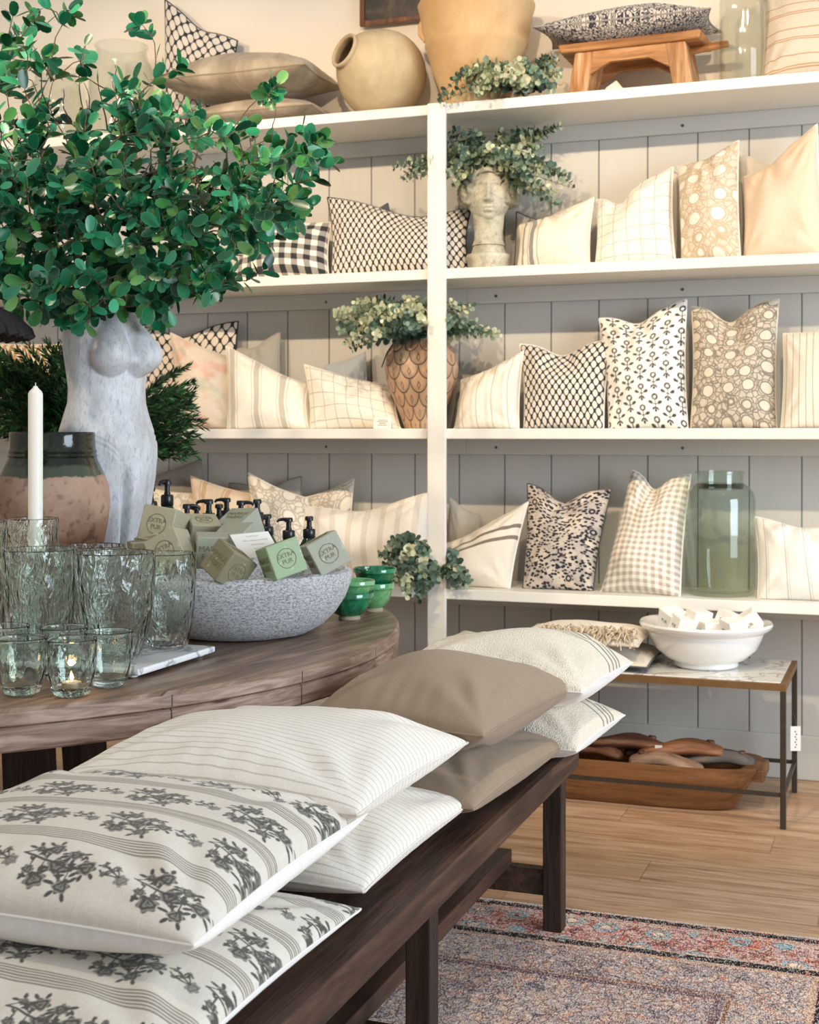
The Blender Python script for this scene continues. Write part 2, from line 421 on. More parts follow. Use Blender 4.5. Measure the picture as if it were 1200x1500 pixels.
def boucle(stripe_at):
    def fn(m, uv, x):
        s = m.bands(x[1], 2.0, [(q, 0.0045) for q in stripe_at], 0.0015)
        n = m.noise(uv, 180, 3)
        c = m.mix(n, hexc('E0D3BC'), hexc('F6EEDF'))
        return m.mix(m.math('MULTIPLY', s, m.math('MULTIPLY_ADD', n, 0.5, 0.5)), c, hexc('4E534C'))
    return fabric('nubbly_cream_grainsack', fn, 0.95, 0.9, 300, slub=3.0)
boucle_m = boucle((0.27, 0.30, 0.325, 0.345))
def rings_fn(base, line, scale, r=0.32, ground=0.35):   # ringed medallions in a scrolling ground
    def fn(m, uv, x):
        v = m.mapping(uv, (1, 1, 1)); wv = m.noise(uv, 22, 2, out=1)
        vv = m.n('ShaderNodeVectorMath', operation='ADD'); m._in(vv.inputs[0], uv)
        sc = m.n('ShaderNodeVectorMath', operation='SCALE'); m._in(sc.inputs[0], wv); sc.inputs['Scale'].default_value = 0.010; m._in(vv.inputs[1], sc.outputs[0])
        q = vv.outputs[0]
        d = m.vor(q, scale, 'F1', 'Distance', 0.35)
        ring = m.step(m.math('ABSOLUTE', m.math('SUBTRACT', d, r)), 0.055, 0.02)
        ring2 = m.step(m.math('ABSOLUTE', m.math('SUBTRACT', d, r*1.35)), 0.03, 0.01)
        e = m.vor(q, scale*3.2, 'DISTANCE_TO_EDGE', 'Distance', 0.9)
        scroll = m.math('MULTIPLY', m.step(e, 0.10, 0.05), m.step(d, r, r*1.1))
        k = m.math('MAXIMUM', m.math('MAXIMUM', ring, ring2), scroll)
        b = m.mix(m.math('MULTIPLY', m.step(d, r*1.05, r*1.2), ground), base, line)
        return m.mix(m.math('MULTIPLY', k, 0.9), b, line)
    return fn
medallion = fabric('taupe_medallion_print', rings_fn(hexc('DDD0BC'), hexc('7E7568'), 15, 0.33, 0.25))
peony = fabric('sand_flower_print', rings_fn(hexc('F2EADB'), hexc('C4AE8E'), 13, 0.34, 0.5))
circles = fabric('pale_circle_print', rings_fn(hexc('EFE8DA'), hexc('B9AF9D'), 11, 0.36, 0.15))
def dark_floral_fn(m, uv, x):
    d = m.vor(uv, 17, 'F1', 'Distance', 0.8); d2 = m.vor(m.mapping(uv, (1, 1.5, 1), (0, 0, .6)), 66, 'F1', 'Distance', 1.0)
    base = m.mix(m.step(m.noise(uv, 14, 3), 0.4, 0.6), hexc('D8CABA'), hexc('B9AEA6'))
    k = m.step(d2, 0.52, 0.40)
    c = m.mix(m.math('MULTIPLY', k, m.step(d, 0.22, 0.3)), base, hexc('23262E'))
    c = m.mix(m.step(m.math('ABSOLUTE', m.math('SUBTRACT', d, 0.17)), 0.07, 0.04), c, hexc('2A2E38'))
    r = m.vor(m.mapping(uv, (1, 1, 1), loc=(0.07, 0.03, 0)), 7.5, 'F1', 'Distance', 0.9)
    return m.mix(m.step(r, 0.14, 0.10), c, hexc('7E4A2C'))
dark_floral = fabric('dark_block_print', dark_floral_fn)
def speckle_fn(m, uv, x):
    e = m.vor(uv, 95, 'DISTANCE_TO_EDGE', 'Distance', 1.0); n = m.noise(uv, 120, 2)
    k = m.math('MULTIPLY', m.step(e, 0.14, 0.09), m.step(n, 0.38, 0.46))
    c = m.mix(m.step(m.noise(uv, 70, 3), 0.56, 0.64), hexc('D9CDBE'), hexc('4A4E5A'))
    return m.mix(k, c, hexc('2B2F3C'))
speckle = fabric('blue_black_scroll_print', speckle_fn)
def damask_fn(m, uv, x):
    k = m.step(m.noise(uv, 26, 4, 0.5, 1.5), 0.48, 0.54)
    return m.mix(k, hexc('E4D8C4'), hexc('C4B69E'))
damask = fabric('beige_damask', damask_fn)
def faded_fn(m, uv, x):
    c = m.mix(m.noise(uv, 5, 3), hexc('E2D3BF'), hexc('D0C3B0'))
    c = m.mix(m.math('MULTIPLY', m.step(m.noise(m.mapping(uv, (1, 1, 1), loc=(3, 1, 0)), 9, 3), 0.52, 0.66), 0.6), c, hexc('D79C86'))
    return m.mix(m.math('MULTIPLY', m.step(m.noise(m.mapping(uv, (1, 1, 1), loc=(8, 5, 0)), 9, 3), 0.54, 0.68), 0.5), c, hexc('9FAF9C'))
faded = fabric('faded_pastel_print', faded_fn)
def attr_fabric(name):
    def fn(m, uv, x):
        a = m.n('ShaderNodeVertexColor', layer_name='pattern'); return a.outputs[0]
    return fabric(name, fn)
printed = attr_fabric('block_printed_linen')

# numpy block prints -------------------------------------------------
def sm(x, a, b):
    t = np.clip((x-a)/(b-a), 0, 1); return t*t*(3-2*t)
def ell(U, V, cu, cv, a, b, ang=0.0, soft=0.15):
    c, s = math.cos(ang), math.sin(ang); du, dv = U-cu, V-cv
    p = (du*c+dv*s)/a; q = (-du*s+dv*c)/b
    return 1-sm(np.sqrt(p*p+q*q), 1-soft, 1+soft)
def seg(U, V, x0, y0, x1, y1, w):
    dx, dy = x1-x0, y1-y0; L = dx*dx+dy*dy+1e-12
    t = np.clip(((U-x0)*dx+(V-y0)*dy)/L, 0, 1)
    d = np.hypot(U-x0-t*dx, V-y0-t*dy)
    return 1-sm(d, w*0.7, w*1.3)
def rose(U, V, cu, cv, r, seed):
    du, dv = U-cu, V-cv; R = np.hypot(du, dv)/r; A = np.arctan2(dv, du)
    edge = 1+0.13*np.cos(6*A+seed)
    m = 1-sm(R, edge-0.1, edge+0.06)
    veins = 0.5+0.5*np.cos(R*11+1.5*np.cos(3*A+seed))
    return m*(0.72+0.28*sm(veins, 0.3, 0.6))
def bouquet(U, V, sc, rnd):
    """a branching spray of roses, about 1 wide, drawn in units of sc, stem towards -U"""
    m = np.zeros_like(U); U = U/sc; V = V/sc*1.22
    st = [(-.5, .12), (-.34, .1), (-.18, .04), (0, 0), (.2, -.04), (.4, .02)]
    for (a, b), (c, d) in zip(st, st[1:]): m = np.maximum(m, seg(U, V, a, b, c, d, .020))
    fl = [(-.13, .27, .125), (.02, -.04, .135), (-.16, -.30, .135), (.22, -.33, .11), (.40, .02, .13), (.17, .22, .10), (-.34, .25, .07), (-.33, -.15, .08)]
    for i, (x, y, r) in enumerate(fl):
        m = np.maximum(m, rose(U, V, x, y, r, i*1.7)); j = min(range(len(st)), key=lambda q: abs(st[q][0]-x+.08))
        m = np.maximum(m, seg(U, V, st[j][0], st[j][1], x, y, .011))
        for k in range(4):
            a = rnd.uniform(0, 6.28); q = r+.05
            m = np.maximum(m, ell(U, V, x+q*math.cos(a), y+q*math.sin(a), .060, .028, a))
    for k in range(16):
        a = rnd.uniform(0, 6.28); x = rnd.uniform(-.4, .35); y = rnd.uniform(-.28, .25)
        m = np.maximum(m, ell(U, V, x, y, .052, .023, a))
    return m
def sprig(U, V, sc, rnd):
    m = np.zeros_like(U); U = U/sc; V = V/sc
    m = np.maximum(m, rose(U, V, .28, -.1, .2, 2)*0.85)
    for (x, y) in ((-.1, .1), (-.28, -.08), (-.02, .32), (-.35, .2)):
        m = np.maximum(m, seg(U, V, .2, -.05, x, y, .022)); m = np.maximum(m, rose(U, V, x, y, .085, 1))
        for k in range(3):
            a = rnd.uniform(0, 6.28); m = np.maximum(m, ell(U, V, x+.13*math.cos(a), y+.13*math.sin(a), .07, .03, a))
    return m
def floral_pattern(u, v, W, H, off=0.0, vo=0.0):
    base = np.array(hexc('D9D2C5')); ink = np.array(hexc('2E2D28')); line = np.array(hexc('6B6355'))
    c = np.repeat(base[None, :], len(u), 0)
    per = 0.142
    vm = (v+vo) % per
    k = np.zeros_like(u)
    for q in range(6): k = np.maximum(k, 1-sm(np.abs(vm-(0.112+q*0.0058)), 0.0011, 0.0021))
    c = c*(1-0.85*k[:, None])+line*0.85*k[:, None]
    rnd = random.Random(5); pu = 0.172
    for row in range(-1, 6):
        cv = row*per+0.055-vo
        for j in range(-1, 6):
            for kind in (0, 1):
                cu = j*pu+off+(0.0 if kind == 0 else 0.088)+(0.043 if row % 2 else 0)
                R = 0.062 if kind == 0 else 0.032
                sel = (np.abs(u-cu) < R) & (np.abs(v-cv) < R)
                if not sel.any(): continue
                mm = bouquet(u[sel]-cu, v[sel]-cv, 0.112, random.Random(3)) if kind == 0 else sprig(u[sel]-cu, v[sel]-cv, 0.052, random.Random(4))
                mm = mm[:, None]*0.93
                c[sel] = c[sel]*(1-mm)+ink*mm
    return c
def fleur_pattern(u, v, W, H):
    base = np.array(hexc('F3EEE4')); ink = np.array(hexc('3E4043'))
    c = np.repeat(base[None, :], len(u), 0)
    pu, pv = 0.098, 0.082
    for ox, oy in ((0, 0), (.5, .5)):
        a = ((u/pu+ox) % 1-.5)*pu; b = ((v/pv+oy) % 1-.5)*pv
        a = a*.8; b = b*.8; k = np.maximum(ell(a, b, 0, .019, .0095, .0095)-ell(a, b, 0, .019, .0045, .0045), 0)
        for x in (-1, 1):
            k = np.maximum(k, ell(a, b, x*.0135, .003, .0075, .0045, x*0.5)); k = np.maximum(k, seg(a, b, 0, -.004, x*.012, .002, .0011))
            k = np.maximum(k, ell(a, b, x*.0055, -.015, .0065, .0028, -x*.8))
        k = np.maximum(k, seg(a, b, 0, -.024, 0, .012, .0013)); k = np.maximum(k, ell(a, b, 0, -.021, .0035, .0045))
        c = c*(1-k[:, None])+ink*k[:, None]
    return c

# ------------------------------------------------------------------ cushion builder
def cushion(label, group, corners, T, front, back, chop=0.0, cs=0.0, n=34, conc=0.06, power=0.5, seed=1, rest=None, wr=1.0,
            back_k=1.0, pattern=None, sag=0.15, wall=True, pipe=0.0035, pipe_m=None, sink=0.012, cat='cushion', chw=0.42, ceil=None):
    BL, BR, TR, TL = [np.array(c, float) for c in corners]
    q = np.linspace(-1, 1, n); a = 0.75*np.sin(PI/2*q)+0.25*q
    S, T_ = np.meshgrid(a, a); S = S.ravel(); t = T_.ravel()
    f = lambda s_, t_: ((1-s_)*(1-t_)/4)[:, None]*BL+((1+s_)*(1-t_)/4)[:, None]*BR+((1+s_)*(1+t_)/4)[:, None]*TR+((1-s_)*(1+t_)/4)[:, None]*TL
    Uv = ((BR-BL)+(TR-TL))/2; Vv = ((TL-BL)+(TR-BR))/2; W, H = np.linalg.norm(Uv), np.linalg.norm(Vv)
    Un, Vn = Uv/W, Vv/H; N = np.cross(Un, Vn); N /= np.linalg.norm(N)
    rnd = np.random.RandomState(seed)
    cS, cT = np.cos(PI*S/2), np.cos(PI*t/2)
    P = f(S, t)
    P = P-(S*conc*W/2*cT)[:, None]*Un-(t*conc*H/2*cS)[:, None]*Vn
    g = np.exp(-((S-cs)/chw)**2)*((t+1)/2)**2.2
    P = P-(chop*H*g)[:, None]*Vn
    h = T/2*(np.clip(cS, 0, 1)*np.clip(cT, 0, 1))**power*(1-sag*t)
    h = h*(1-0.55*np.clip(chop*6, 0, 1)*np.exp(-((S-cs)/(chw*.6))**2)*((t+1)/2)**3)
    wv = np.zeros_like(S)
    for cs_, ct_ in ((-1, -1), (1, -1), (1, 1), (-1, 1)):
        d = np.hypot(S-cs_, t-ct_); an = np.arctan2((t-ct_)*-ct_, (S-cs_)*-cs_)
        ph = rnd.uniform(0, 6.28); fq = rnd.uniform(9, 14)
        wv += 0.010*np.cos(an*fq+ph)*np.exp(-(d/0.62)**2)*np.clip(d*2.2, 0, 1)
    for k in range(5):
        kx, ky, ph = rnd.uniform(-5, 5), rnd.uniform(-5, 5), rnd.uniform(0, 6.28)
        wv += 0.0028*np.cos(kx*S+ky*t+ph+1.2*np.sin(2*t+k))
    if chop: wv += 0.010*np.cos(np.arctan2(S-cs, 1.15-t)*8)*np.exp(-(np.hypot(S-cs, t-0.9)/0.7)**2)
    wv += 0.0035*np.cos(t*26+3*np.sin(3*t))*np.exp(-(1-np.abs(S))/0.14)+0.0035*np.cos(S*24+2*np.sin(4*S))*np.exp(-(1-np.abs(t))/0.14)
    env = np.clip((cS*cT)*3.0, 0, 1)
    wv = wv*wr*env*(T/0.14)
    Fp = P+(h+wv)[:, None]*N; Bp = P-(h*back_k-wv*0.5)[:, None]*N
    allp = np.vstack([Fp, Bp])
    if rest is not None:
        dz = rest-sink-allp[:, 2].min(); Fp[:, 2] += dz; Bp[:, 2] += dz; P[:, 2] += dz
        for A_ in (Fp, Bp, P): A_[:, 2] = np.maximum(A_[:, 2], rest+0.001)
    if wall:
        for A_ in (Fp, Bp, P): A_[:, 1] = np.minimum(A_[:, 1], WY-0.004)
    if ceil is not None:
        for A_ in (Fp, Bp, P): A_[:, 2] = np.minimum(A_[:, 2], ceil(A_))
    allp = np.vstack([Fp, Bp]); ctr = allp.mean(0); ctr[2] = allp[:, 2].min()
    root = empty('cushion', tuple(ctr), label, cat, group)
    I = np.arange(n*n).reshape(n, n)
    fc = np.stack([I[:-1, :-1].ravel(), I[:-1, 1:].ravel(), I[1:, 1:].ravel(), I[1:, :-1].ravel()], 1)
    u = (S+1)/2*W; v = (t+1)/2*H; uv = np.stack([u, v], 1)
    at = pattern(u, v, W, H) if pattern else None
    mesh('front_cover', Fp-ctr, fc, front, root, True, uv=uv, attr=at)
    if n > 200:
        k_ = list(range(0, n, 6)); k_ = k_+[n-1] if k_[-1] != n-1 else k_; J = I[np.ix_(k_, k_)].ravel(); m_ = len(k_); I2 = np.arange(m_*m_).reshape(m_, m_)
        f2 = np.stack([I2[:-1, :-1].ravel(), I2[:-1, 1:].ravel(), I2[1:, 1:].ravel(), I2[1:, :-1].ravel()], 1)
        mesh('back_cover', (Bp-ctr)[J], f2[:, ::-1].copy(), back, root, True, uv=uv[J])
    else: mesh('back_cover', Bp-ctr, fc[:, ::-1].copy(), back, root, True, uv=uv)
    if pipe:
        edge = list(I[0, :])+list(I[1:, -1])+list(I[-1, -2::-1])+list(I[-2:0:-1, 0])
        st = max(1, len(edge)//96); pts = [Fp[i]-ctr for i in edge[::st]]; pts.append(pts[0])
        gg = G().tube(pts, pipe, 6, False); o = gg.build('piping', pipe_m or back, root)
        uvl = o.data.uv_layers.new(name='UVMap')
    return root

def shelf_cushion(label, group, z, xl, xr, tl, tr, front, back, T=0.155, dB=0.20, dT=0.10, dx=0.0, **k):
    """xl, xr: where the bottom corners stand; tl, tr: the two upper corners; dB/dT: how far bottom and top stand off the wall"""
    dBl, dBr, dTl, dTr = dB-dx, dB+dx, dT-dx, dT+dx
    BL = at_d(xl, 600, dBl); BR = at_d(xr, 600, dBr)
    TL = at_d(tl[0], tl[1], dTl); TR = at_d(tr[0], tr[1], dTr)
    BL.z = BR.z = z+0.01
    k.setdefault('rest', z); k.setdefault('back_k', .62); k.setdefault('power', .42)
    return cushion(label, group, (BL, BR, TR, TL), T, front, back, **k)
# ------------------------------------------------------------------ cushions on the shelves
g2 = 'cushions on the second shelf'; g3 = 'cushions on the third shelf'; g4 = 'cushions on the lowest shelf'; g1 = 'cushions on the top shelf'
sc = shelf_cushion
# second shelf, left bay
zL, zR = SHL[2], SHZ[2]
sc('buffalo check cushion in black and cream on the second shelf beside the leafy branches', g2, zL, 345, 482, (350, 318), (486, 318), buffalo, cream_linen, dB=.24, dT=.14, chop=.03, seed=3)
sc('dark grey cushion corner peeking up behind the long black lattice cushion', g2, zL, 500, 600, (508, 318), (568, 290), dark_grey, dark_grey, T=.07, dB=.06, dT=.04, seed=4)
sc('long black cushion with off white lattice dots, passing behind the upright', g2, zL, 484, 688, (480, 281), (690, 292), lattice, black_cloth, T=.15, dB=.21, dT=.13, chop=.17, cs=.25, n=44, seed=5, chw=.6)
# second shelf, right bay
sc('dark edged cushion mostly hidden behind the blue striped cream cushion', g2, zR, 752, 822, (757, 302), (806, 318), natural_linen, dark_grey, T=.07, dB=.07, dT=.05, seed=6)
sc('cream lumbar cushion with blue stitched stripes beside the stone head planter', g2, zR, 757, 864, (762, 322), (870, 281), blue_stripe, cream_linen, dB=.24, dT=.17, seed=7, chop=.03, cs=-.2)
sc('cream windowpane check cushion on the second shelf right of the blue striped one', g2, zR, 872, 990, (874, 284), (986, 236), windowpane, white_linen, dB=.24, dT=.13, chop=.16, cs=-.35, chw=.35, seed=8)
sc('plain taupe cushion seen only as a dark tip between the windowpane and sand flower cushions', g2, zR, 975, 1060, (984, 242), (1050, 262), natural_linen, grey_linen, T=.07, dB=.06, dT=.04, seed=9)
sc('cream cushion with pale sand flower print beneath the wooden stool shelf', g2, zR, 999, 1085, (994, 236), (1082, 197), peony, cream_linen, dB=.25, dT=.13, dx=.02, chop=.02, seed=10)
sc('beige cushion glimpsed behind the plain peach cushion on the second shelf', g2, zR, 1080, 1160, (1083, 214), (1150, 235), natural_linen, natural_linen, T=.08, dB=.07, dT=.05, seed=11)
sc('large plain peach linen cushion at the right end of the second shelf', g2, zR, 1090, 1212, (1088, 252), (1197, 173), peach_linen, white_linen, dB=.25, dT=.12, dx=.02, chop=.05, cs=-.3, seed=12)
# third shelf, left bay
z = SHL[3]
sc('black honeycomb print cushion behind the statue vase with its right corner above the faded cushion', g3, z, 195, 348, (190, 470), (349, 463), lattice_big, black_cloth, T=.09, dB=.09, dT=.05, chop=.10, seed=13)
sc('grey linen cushion standing at the back between the striped and faded cushions', g3, z, 330, 414, (335, 505), (410, 479), grey_linen, grey_linen, T=.08, dB=.09, dT=.05, chop=.05, seed=14)
sc('faded pastel beige cushion with soft pink and green blush right of the statue vase', g3, z, 262, 348, (250, 480), (352, 520), faded, natural_linen, dB=.22, dT=.13, seed=15)
sc('cream cushion with wide taupe vertical stripes on the third shelf', g3, z, 333, 462, (331, 499), (462, 560), wide_stripe, cream_linen, dB=.25, dT=.15, dx=-.02, chop=.02, cs=.3, seed=16)
sc('pale blue grey cushion standing behind the windowpane cushion near the scale vase', g3, z, 470, 545, (476, 528), (535, 508), bluegrey, bluegrey, T=.08, dB=.08, dT=.05, seed=17)
sc('cream windowpane check cushion on the third shelf left of the scale patterned vase', g3, z, 455, 588, (446, 526), (578, 558), windowpane, cream_linen, dB=.25, dT=.16, dx=-.01, chop=.02, cs=.2, seed=18)
sc('honey and cream striped cushion far left behind the dark evergreen sprigs', g3, z, -75, 100, (-70, 490), (92, 497), basket_stripe, cream_linen, dB=.22, dT=.14, seed=19)
# third shelf, right bay
z = SHZ[3]
sc('grey cushion mostly hidden behind the soft striped cushion beside the scale vase', g3, z, 655, 715, (664, 530), (706, 546), grey_linen, grey_linen, T=.07, dB=.07, dT=.05, seed=20)
sc('cream cushion with soft fine taupe stripes right of the scale patterned vase', g3, z, 665, 760, (676, 549), (767, 506), soft_stripe, white_linen, dB=.25, dT=.17, seed=21, chop=.02)
sc('black cushion with small off white lattice dots left of the small flower sprig cushion', g3, z, 768, 884, (762, 496), (897, 489), lattice, white_linen, dB=.24, dT=.14, chop=.13, cs=-.05, seed=22)
sc('white cushion block printed with small grey flower sprigs on the third shelf', g3, z, 893, 1008, (878, 458), (1006, 430), printed, white_linen, dB=.22, dT=.11, chop=.09, cs=-.1, n=150, pattern=fleur_pattern, seed=23)
sc('beige cushion with taupe ringed medallion print on the third shelf', g3, z, 1012, 1138, (1014, 440), (1141, 429), medallion, natural_linen, T=.165, dB=.22, dT=.11, chop=.13, cs=-.1, seed=24)
sc('cream cushion with thin grey vertical stripes at the right end of the third shelf', g3, z, 1144, 1250, (1148, 480), (1245, 465), thin_stripe, cream_linen, dB=.25, dT=.15, seed=25)
# lowest shelf, left bay
z = SHL[4]
sc('dark grey velvet cushion at the back of the lowest shelf behind the pump bottles', g4, z, 190, 300, (196, 695), (295, 664), grey_velvet, grey_velvet, T=.08, dB=.08, dT=.05, seed=26)
sc('beige damask cushion low behind the green pump bottles beside the statue', g4, z, 205, 300, (198, 702), (288, 716), damask, natural_linen, T=.11, dB=.2, dT=.13, seed=27)
sc('grey cushion with two ears showing behind the peach striped and circle print cushions', g4, z, 340, 445, (336, 700), (442, 690), grey_linen, grey_velvet, T=.07, dB=.07, dT=.05, chop=.08, seed=28)
sc('peach cushion with tan stripes behind the green soap blocks', g4, z, 288, 382, (280, 690), (382, 718), peach_stripe, peach_linen, dB=.21, dT=.12, seed=29)
sc('pale circle print cushion at the back leaning right toward the upright', g4, z, 440, 512, (442, 722), (518, 694), circles, cream_linen, T=.08, dB=.09, dT=.05, seed=30)
sc('pale circle print cushion in front, its upper left corner pointing up', g4, z, 372, 468, (364, 685), (450, 722), circles, cream_linen, dB=.24, dT=.14, seed=31)
sc('long pale broad striped cushion on the lowest shelf behind the green bowls', g4, z, 442, 634, (437, 733), (632, 712), pale_stripe, cream_linen, T=.15, dB=.26, dT=.15, chop=.12, cs=0, n=40, seed=32, chw=.6)
# lowest shelf, right bay
z = SHZ[4]
sc('grey cushion corner behind the two stripe grain sack cushion next to the upright', g4, z, 648, 716, (660, 722), (704, 748), grey_linen, grey_linen, T=.08, dB=.08, dT=.05, seed=33)
sc('cream grain sack cushion with two dark horizontal stripes beside the upright', g4, z, 652, 746, (650, 790), (774, 727), grain_stripe, white_linen, T=.15, dB=.27, dT=.17, chop=.03, cs=-.4, seed=34)
sc('dark block printed cushion with black and rust flowers on the lowest shelf', g4, z, 766, 868, (773, 700), (896, 708), dark_floral, dark_grey, T=.16, dB=.25, dT=.12, chop=.13, cs=-.1, seed=35)
sc('taupe and white small gingham cushion left of the green glass jar', g4, z, 880, 996, (926, 680), (1012, 686), gingham, white_linen, T=.18, dB=.28, dT=.12, dx=.02, chop=.12, cs=-.1, seed=36)
sc('white cushion with fine grey ticking stripes right of the green glass jar', g4, z, 1110, 1260, (1106, 748), (1235, 765), ticking, white_linen, T=.17, dB=.28, dT=.16, chop=.04, seed=37)
# top shelf
sc('black honeycomb print cushion standing tall on the top shelf beside the clear jars', g1, SHL[1], 238, 330, (242, -8), (348, 52), lattice_big, black_cloth, T=.11, dB=.16, dT=.07, chop=.05, seed=38)
sc('natural cushion with rust line stripes at the right end of the top shelf', g1, SHZ[1], 1116, 1260, (1118, -30), (1262, -50), orange_stripe, natural_linen, T=.15, dB=.24, dT=.12, seed=39)
def flat(label, group, xa, xb, y0, y1, zc, T, front, back, **k):
    k.setdefault('back_k', 0.6); k.setdefault('sag', 0.0)
    z4 = zc if isinstance(zc, (tuple, list)) else (zc,)*4
    xs = (xa, xb, xb, xa) if not isinstance(xa, tuple) else xa; ys = (y0, y0, y1, y1) if not isinstance(y0, tuple) else y0
    return cushion(label, group, [(x, y, q) for x, y, q in zip(xs, ys, z4)], T, front, back, wall=k.pop('wall', False), **k)
za = SHL[1]
xa, xb = at_d(292, 150, .2).x, at_d(486, 150, .2).x
flat('washed taupe velvet cushion lying at the bottom of the pair beside the clay jar', 'pair of velvet cushions lying on the top shelf', xa, xb, WY-.40, WY-.02, za+.06, .15, washed_velvet, washed_velvet, rest=za, seed=40, wall=True)
xa, xb = at_d(262, 110, .2).x, at_d(480, 110, .2).x
flat('washed taupe velvet cushion lying on top of the pair beside the clay jar', 'pair of velvet cushions lying on the top shelf', xa, xb, WY-.42, WY-.02, za+.16, .25, washed_velvet, washed_velvet, rest=za+.10, seed=41, sink=.0, wall=True)

# ------------------------------------------------------------------ cushions on the long bench
gb = 'cushions stacked in pairs on the long bench'
BT = 0.47
fp = lambda u, v, W, H: floral_pattern(u, v, W, H, 0.02, 0.0)
fp2 = lambda u, v, W, H: floral_pattern(u, v, W, H, 0.06, 0.02)
under_table = lambda A_: 0.676+np.maximum(0, np.hypot(A_[:, 0]+2.369, A_[:, 1]-2.884)-1.218)*1.6+np.where(np.hypot(A_[:, 0]+2.369, A_[:, 1]-2.884) > 1.45, 1.0, 0.0)
def bench_cushion(label, xs, ys, T, front, back, rest, seed, **k):
    k.setdefault('ceil', under_table); k.setdefault('n', 64); k.setdefault('power', .40); k.setdefault('pipe', .0025); k.setdefault('back_k', .85); k.setdefault('conc', .05)
    return flat(label, gb, xs, 0, ys, 0, BT+.06, T, front, back, rest=rest, seed=seed, **k)
bench_cushion('floral block printed linen cushion, lower one of the nearest pair on the bench', (-1.38, -.785, -.785, -1.38), (1.34, 1.34, 1.94, 1.94), .125, printed, white_linen, BT, 50, n=500, pattern=fp2, sink=.004, pipe=.0020)
bench_cushion('floral block printed linen cushion, upper one of the nearest pair on the bench', (-1.42, -.815, -.83, -1.42), (1.46, 1.47, 2.08, 2.08), .165, printed, white_linen, BT+.064, 51, n=500, pattern=fp, sink=0, pipe=.0020, power=.36, back_k=1.1)
bench_cushion('white ribbed cotton cushion, lower one, right behind the floral pair on the bench', (-1.40, -.80, -.795, -1.40), (1.99, 1.99, 2.55, 2.50), .15, ribbed, ribbed, BT, 52, sink=.004)
bench_cushion('white ribbed cotton cushion, upper one, tucked partly under the round table edge', (-1.38, -.81, -.80, -1.34), (1.99, 1.99, 2.53, 2.50), .185, ribbed, ribbed, BT+.10, 53, sink=0)
bench_cushion('plain olive brown linen cushion, lower one of its pair on the bench', (-1.22, -.775, -.735, -1.20), (2.50, 2.49, 3.08, 3.06), .16, olive_linen, olive_linen, BT, 54, sink=.004)
bench_cushion('plain olive brown linen cushion, upper one of its pair beside the round table', (-1.15, -.765, -.715, -1.13), (2.54, 2.52, 3.07, 3.02), .21, olive_linen, olive_linen, BT+.11, 55, sink=0)
bench_cushion('nubbly cream grain sack cushion, lower one at the far end of the bench', (-1.13, -.70, -.675, -1.13), (3.03, 3.03, 3.46, 3.46), .16, boucle_m, white_linen, BT, 56, sink=.004)
bench_cushion('nubbly cream grain sack cushion with dark stripes, upper one at the far bench end', (-1.15, -.685, -.655, -1.15), (3.02, 3.02, 3.46, 3.46), .20, boucle_m, white_linen, BT+.11, 57, sink=0)

# ------------------------------------------------------------------ the long bench
b = empty('bench', (-.965, 2.3, 0), 'long dark stained wooden bench carrying four pairs of cushions', 'bench')
bx0, bx1 = -.17, .17
G().box(bx0, bx1, -1.6, 1.07, .424, .4695).build('seat_board', dark_wood_y, b, False, .003)
G().box(bx1-.001, bx1+.022, -1.6, 1.07, .413, .4705).build('edge_rail', dark_wood_y, b, False, .003)
G().box(bx0-.022, bx0+.001, -1.6, 1.07, .413, .4705).build('edge_rail', dark_wood_y, b, False, .003)
for yl in (1.018, .022, -.974):
    G().box(.111, .159, yl-.0, yl+.05, .0073, .4235).build('leg', dark_wood_z, b, False, .003)
    G().box(-.159, -.111, yl-.0, yl+.05, .0073, .4235).build('leg', dark_wood_z, b, False, .003)
    G().box(-.1105, .1105, yl+.008, yl+.042, .093, .158).build('cross_rail', dark_wood_y, b, False, .002)
G().box(-.024, .024, -.973, 1.045, .1585, .196).build('long_stretcher', dark_wood_y, b, False, .002)

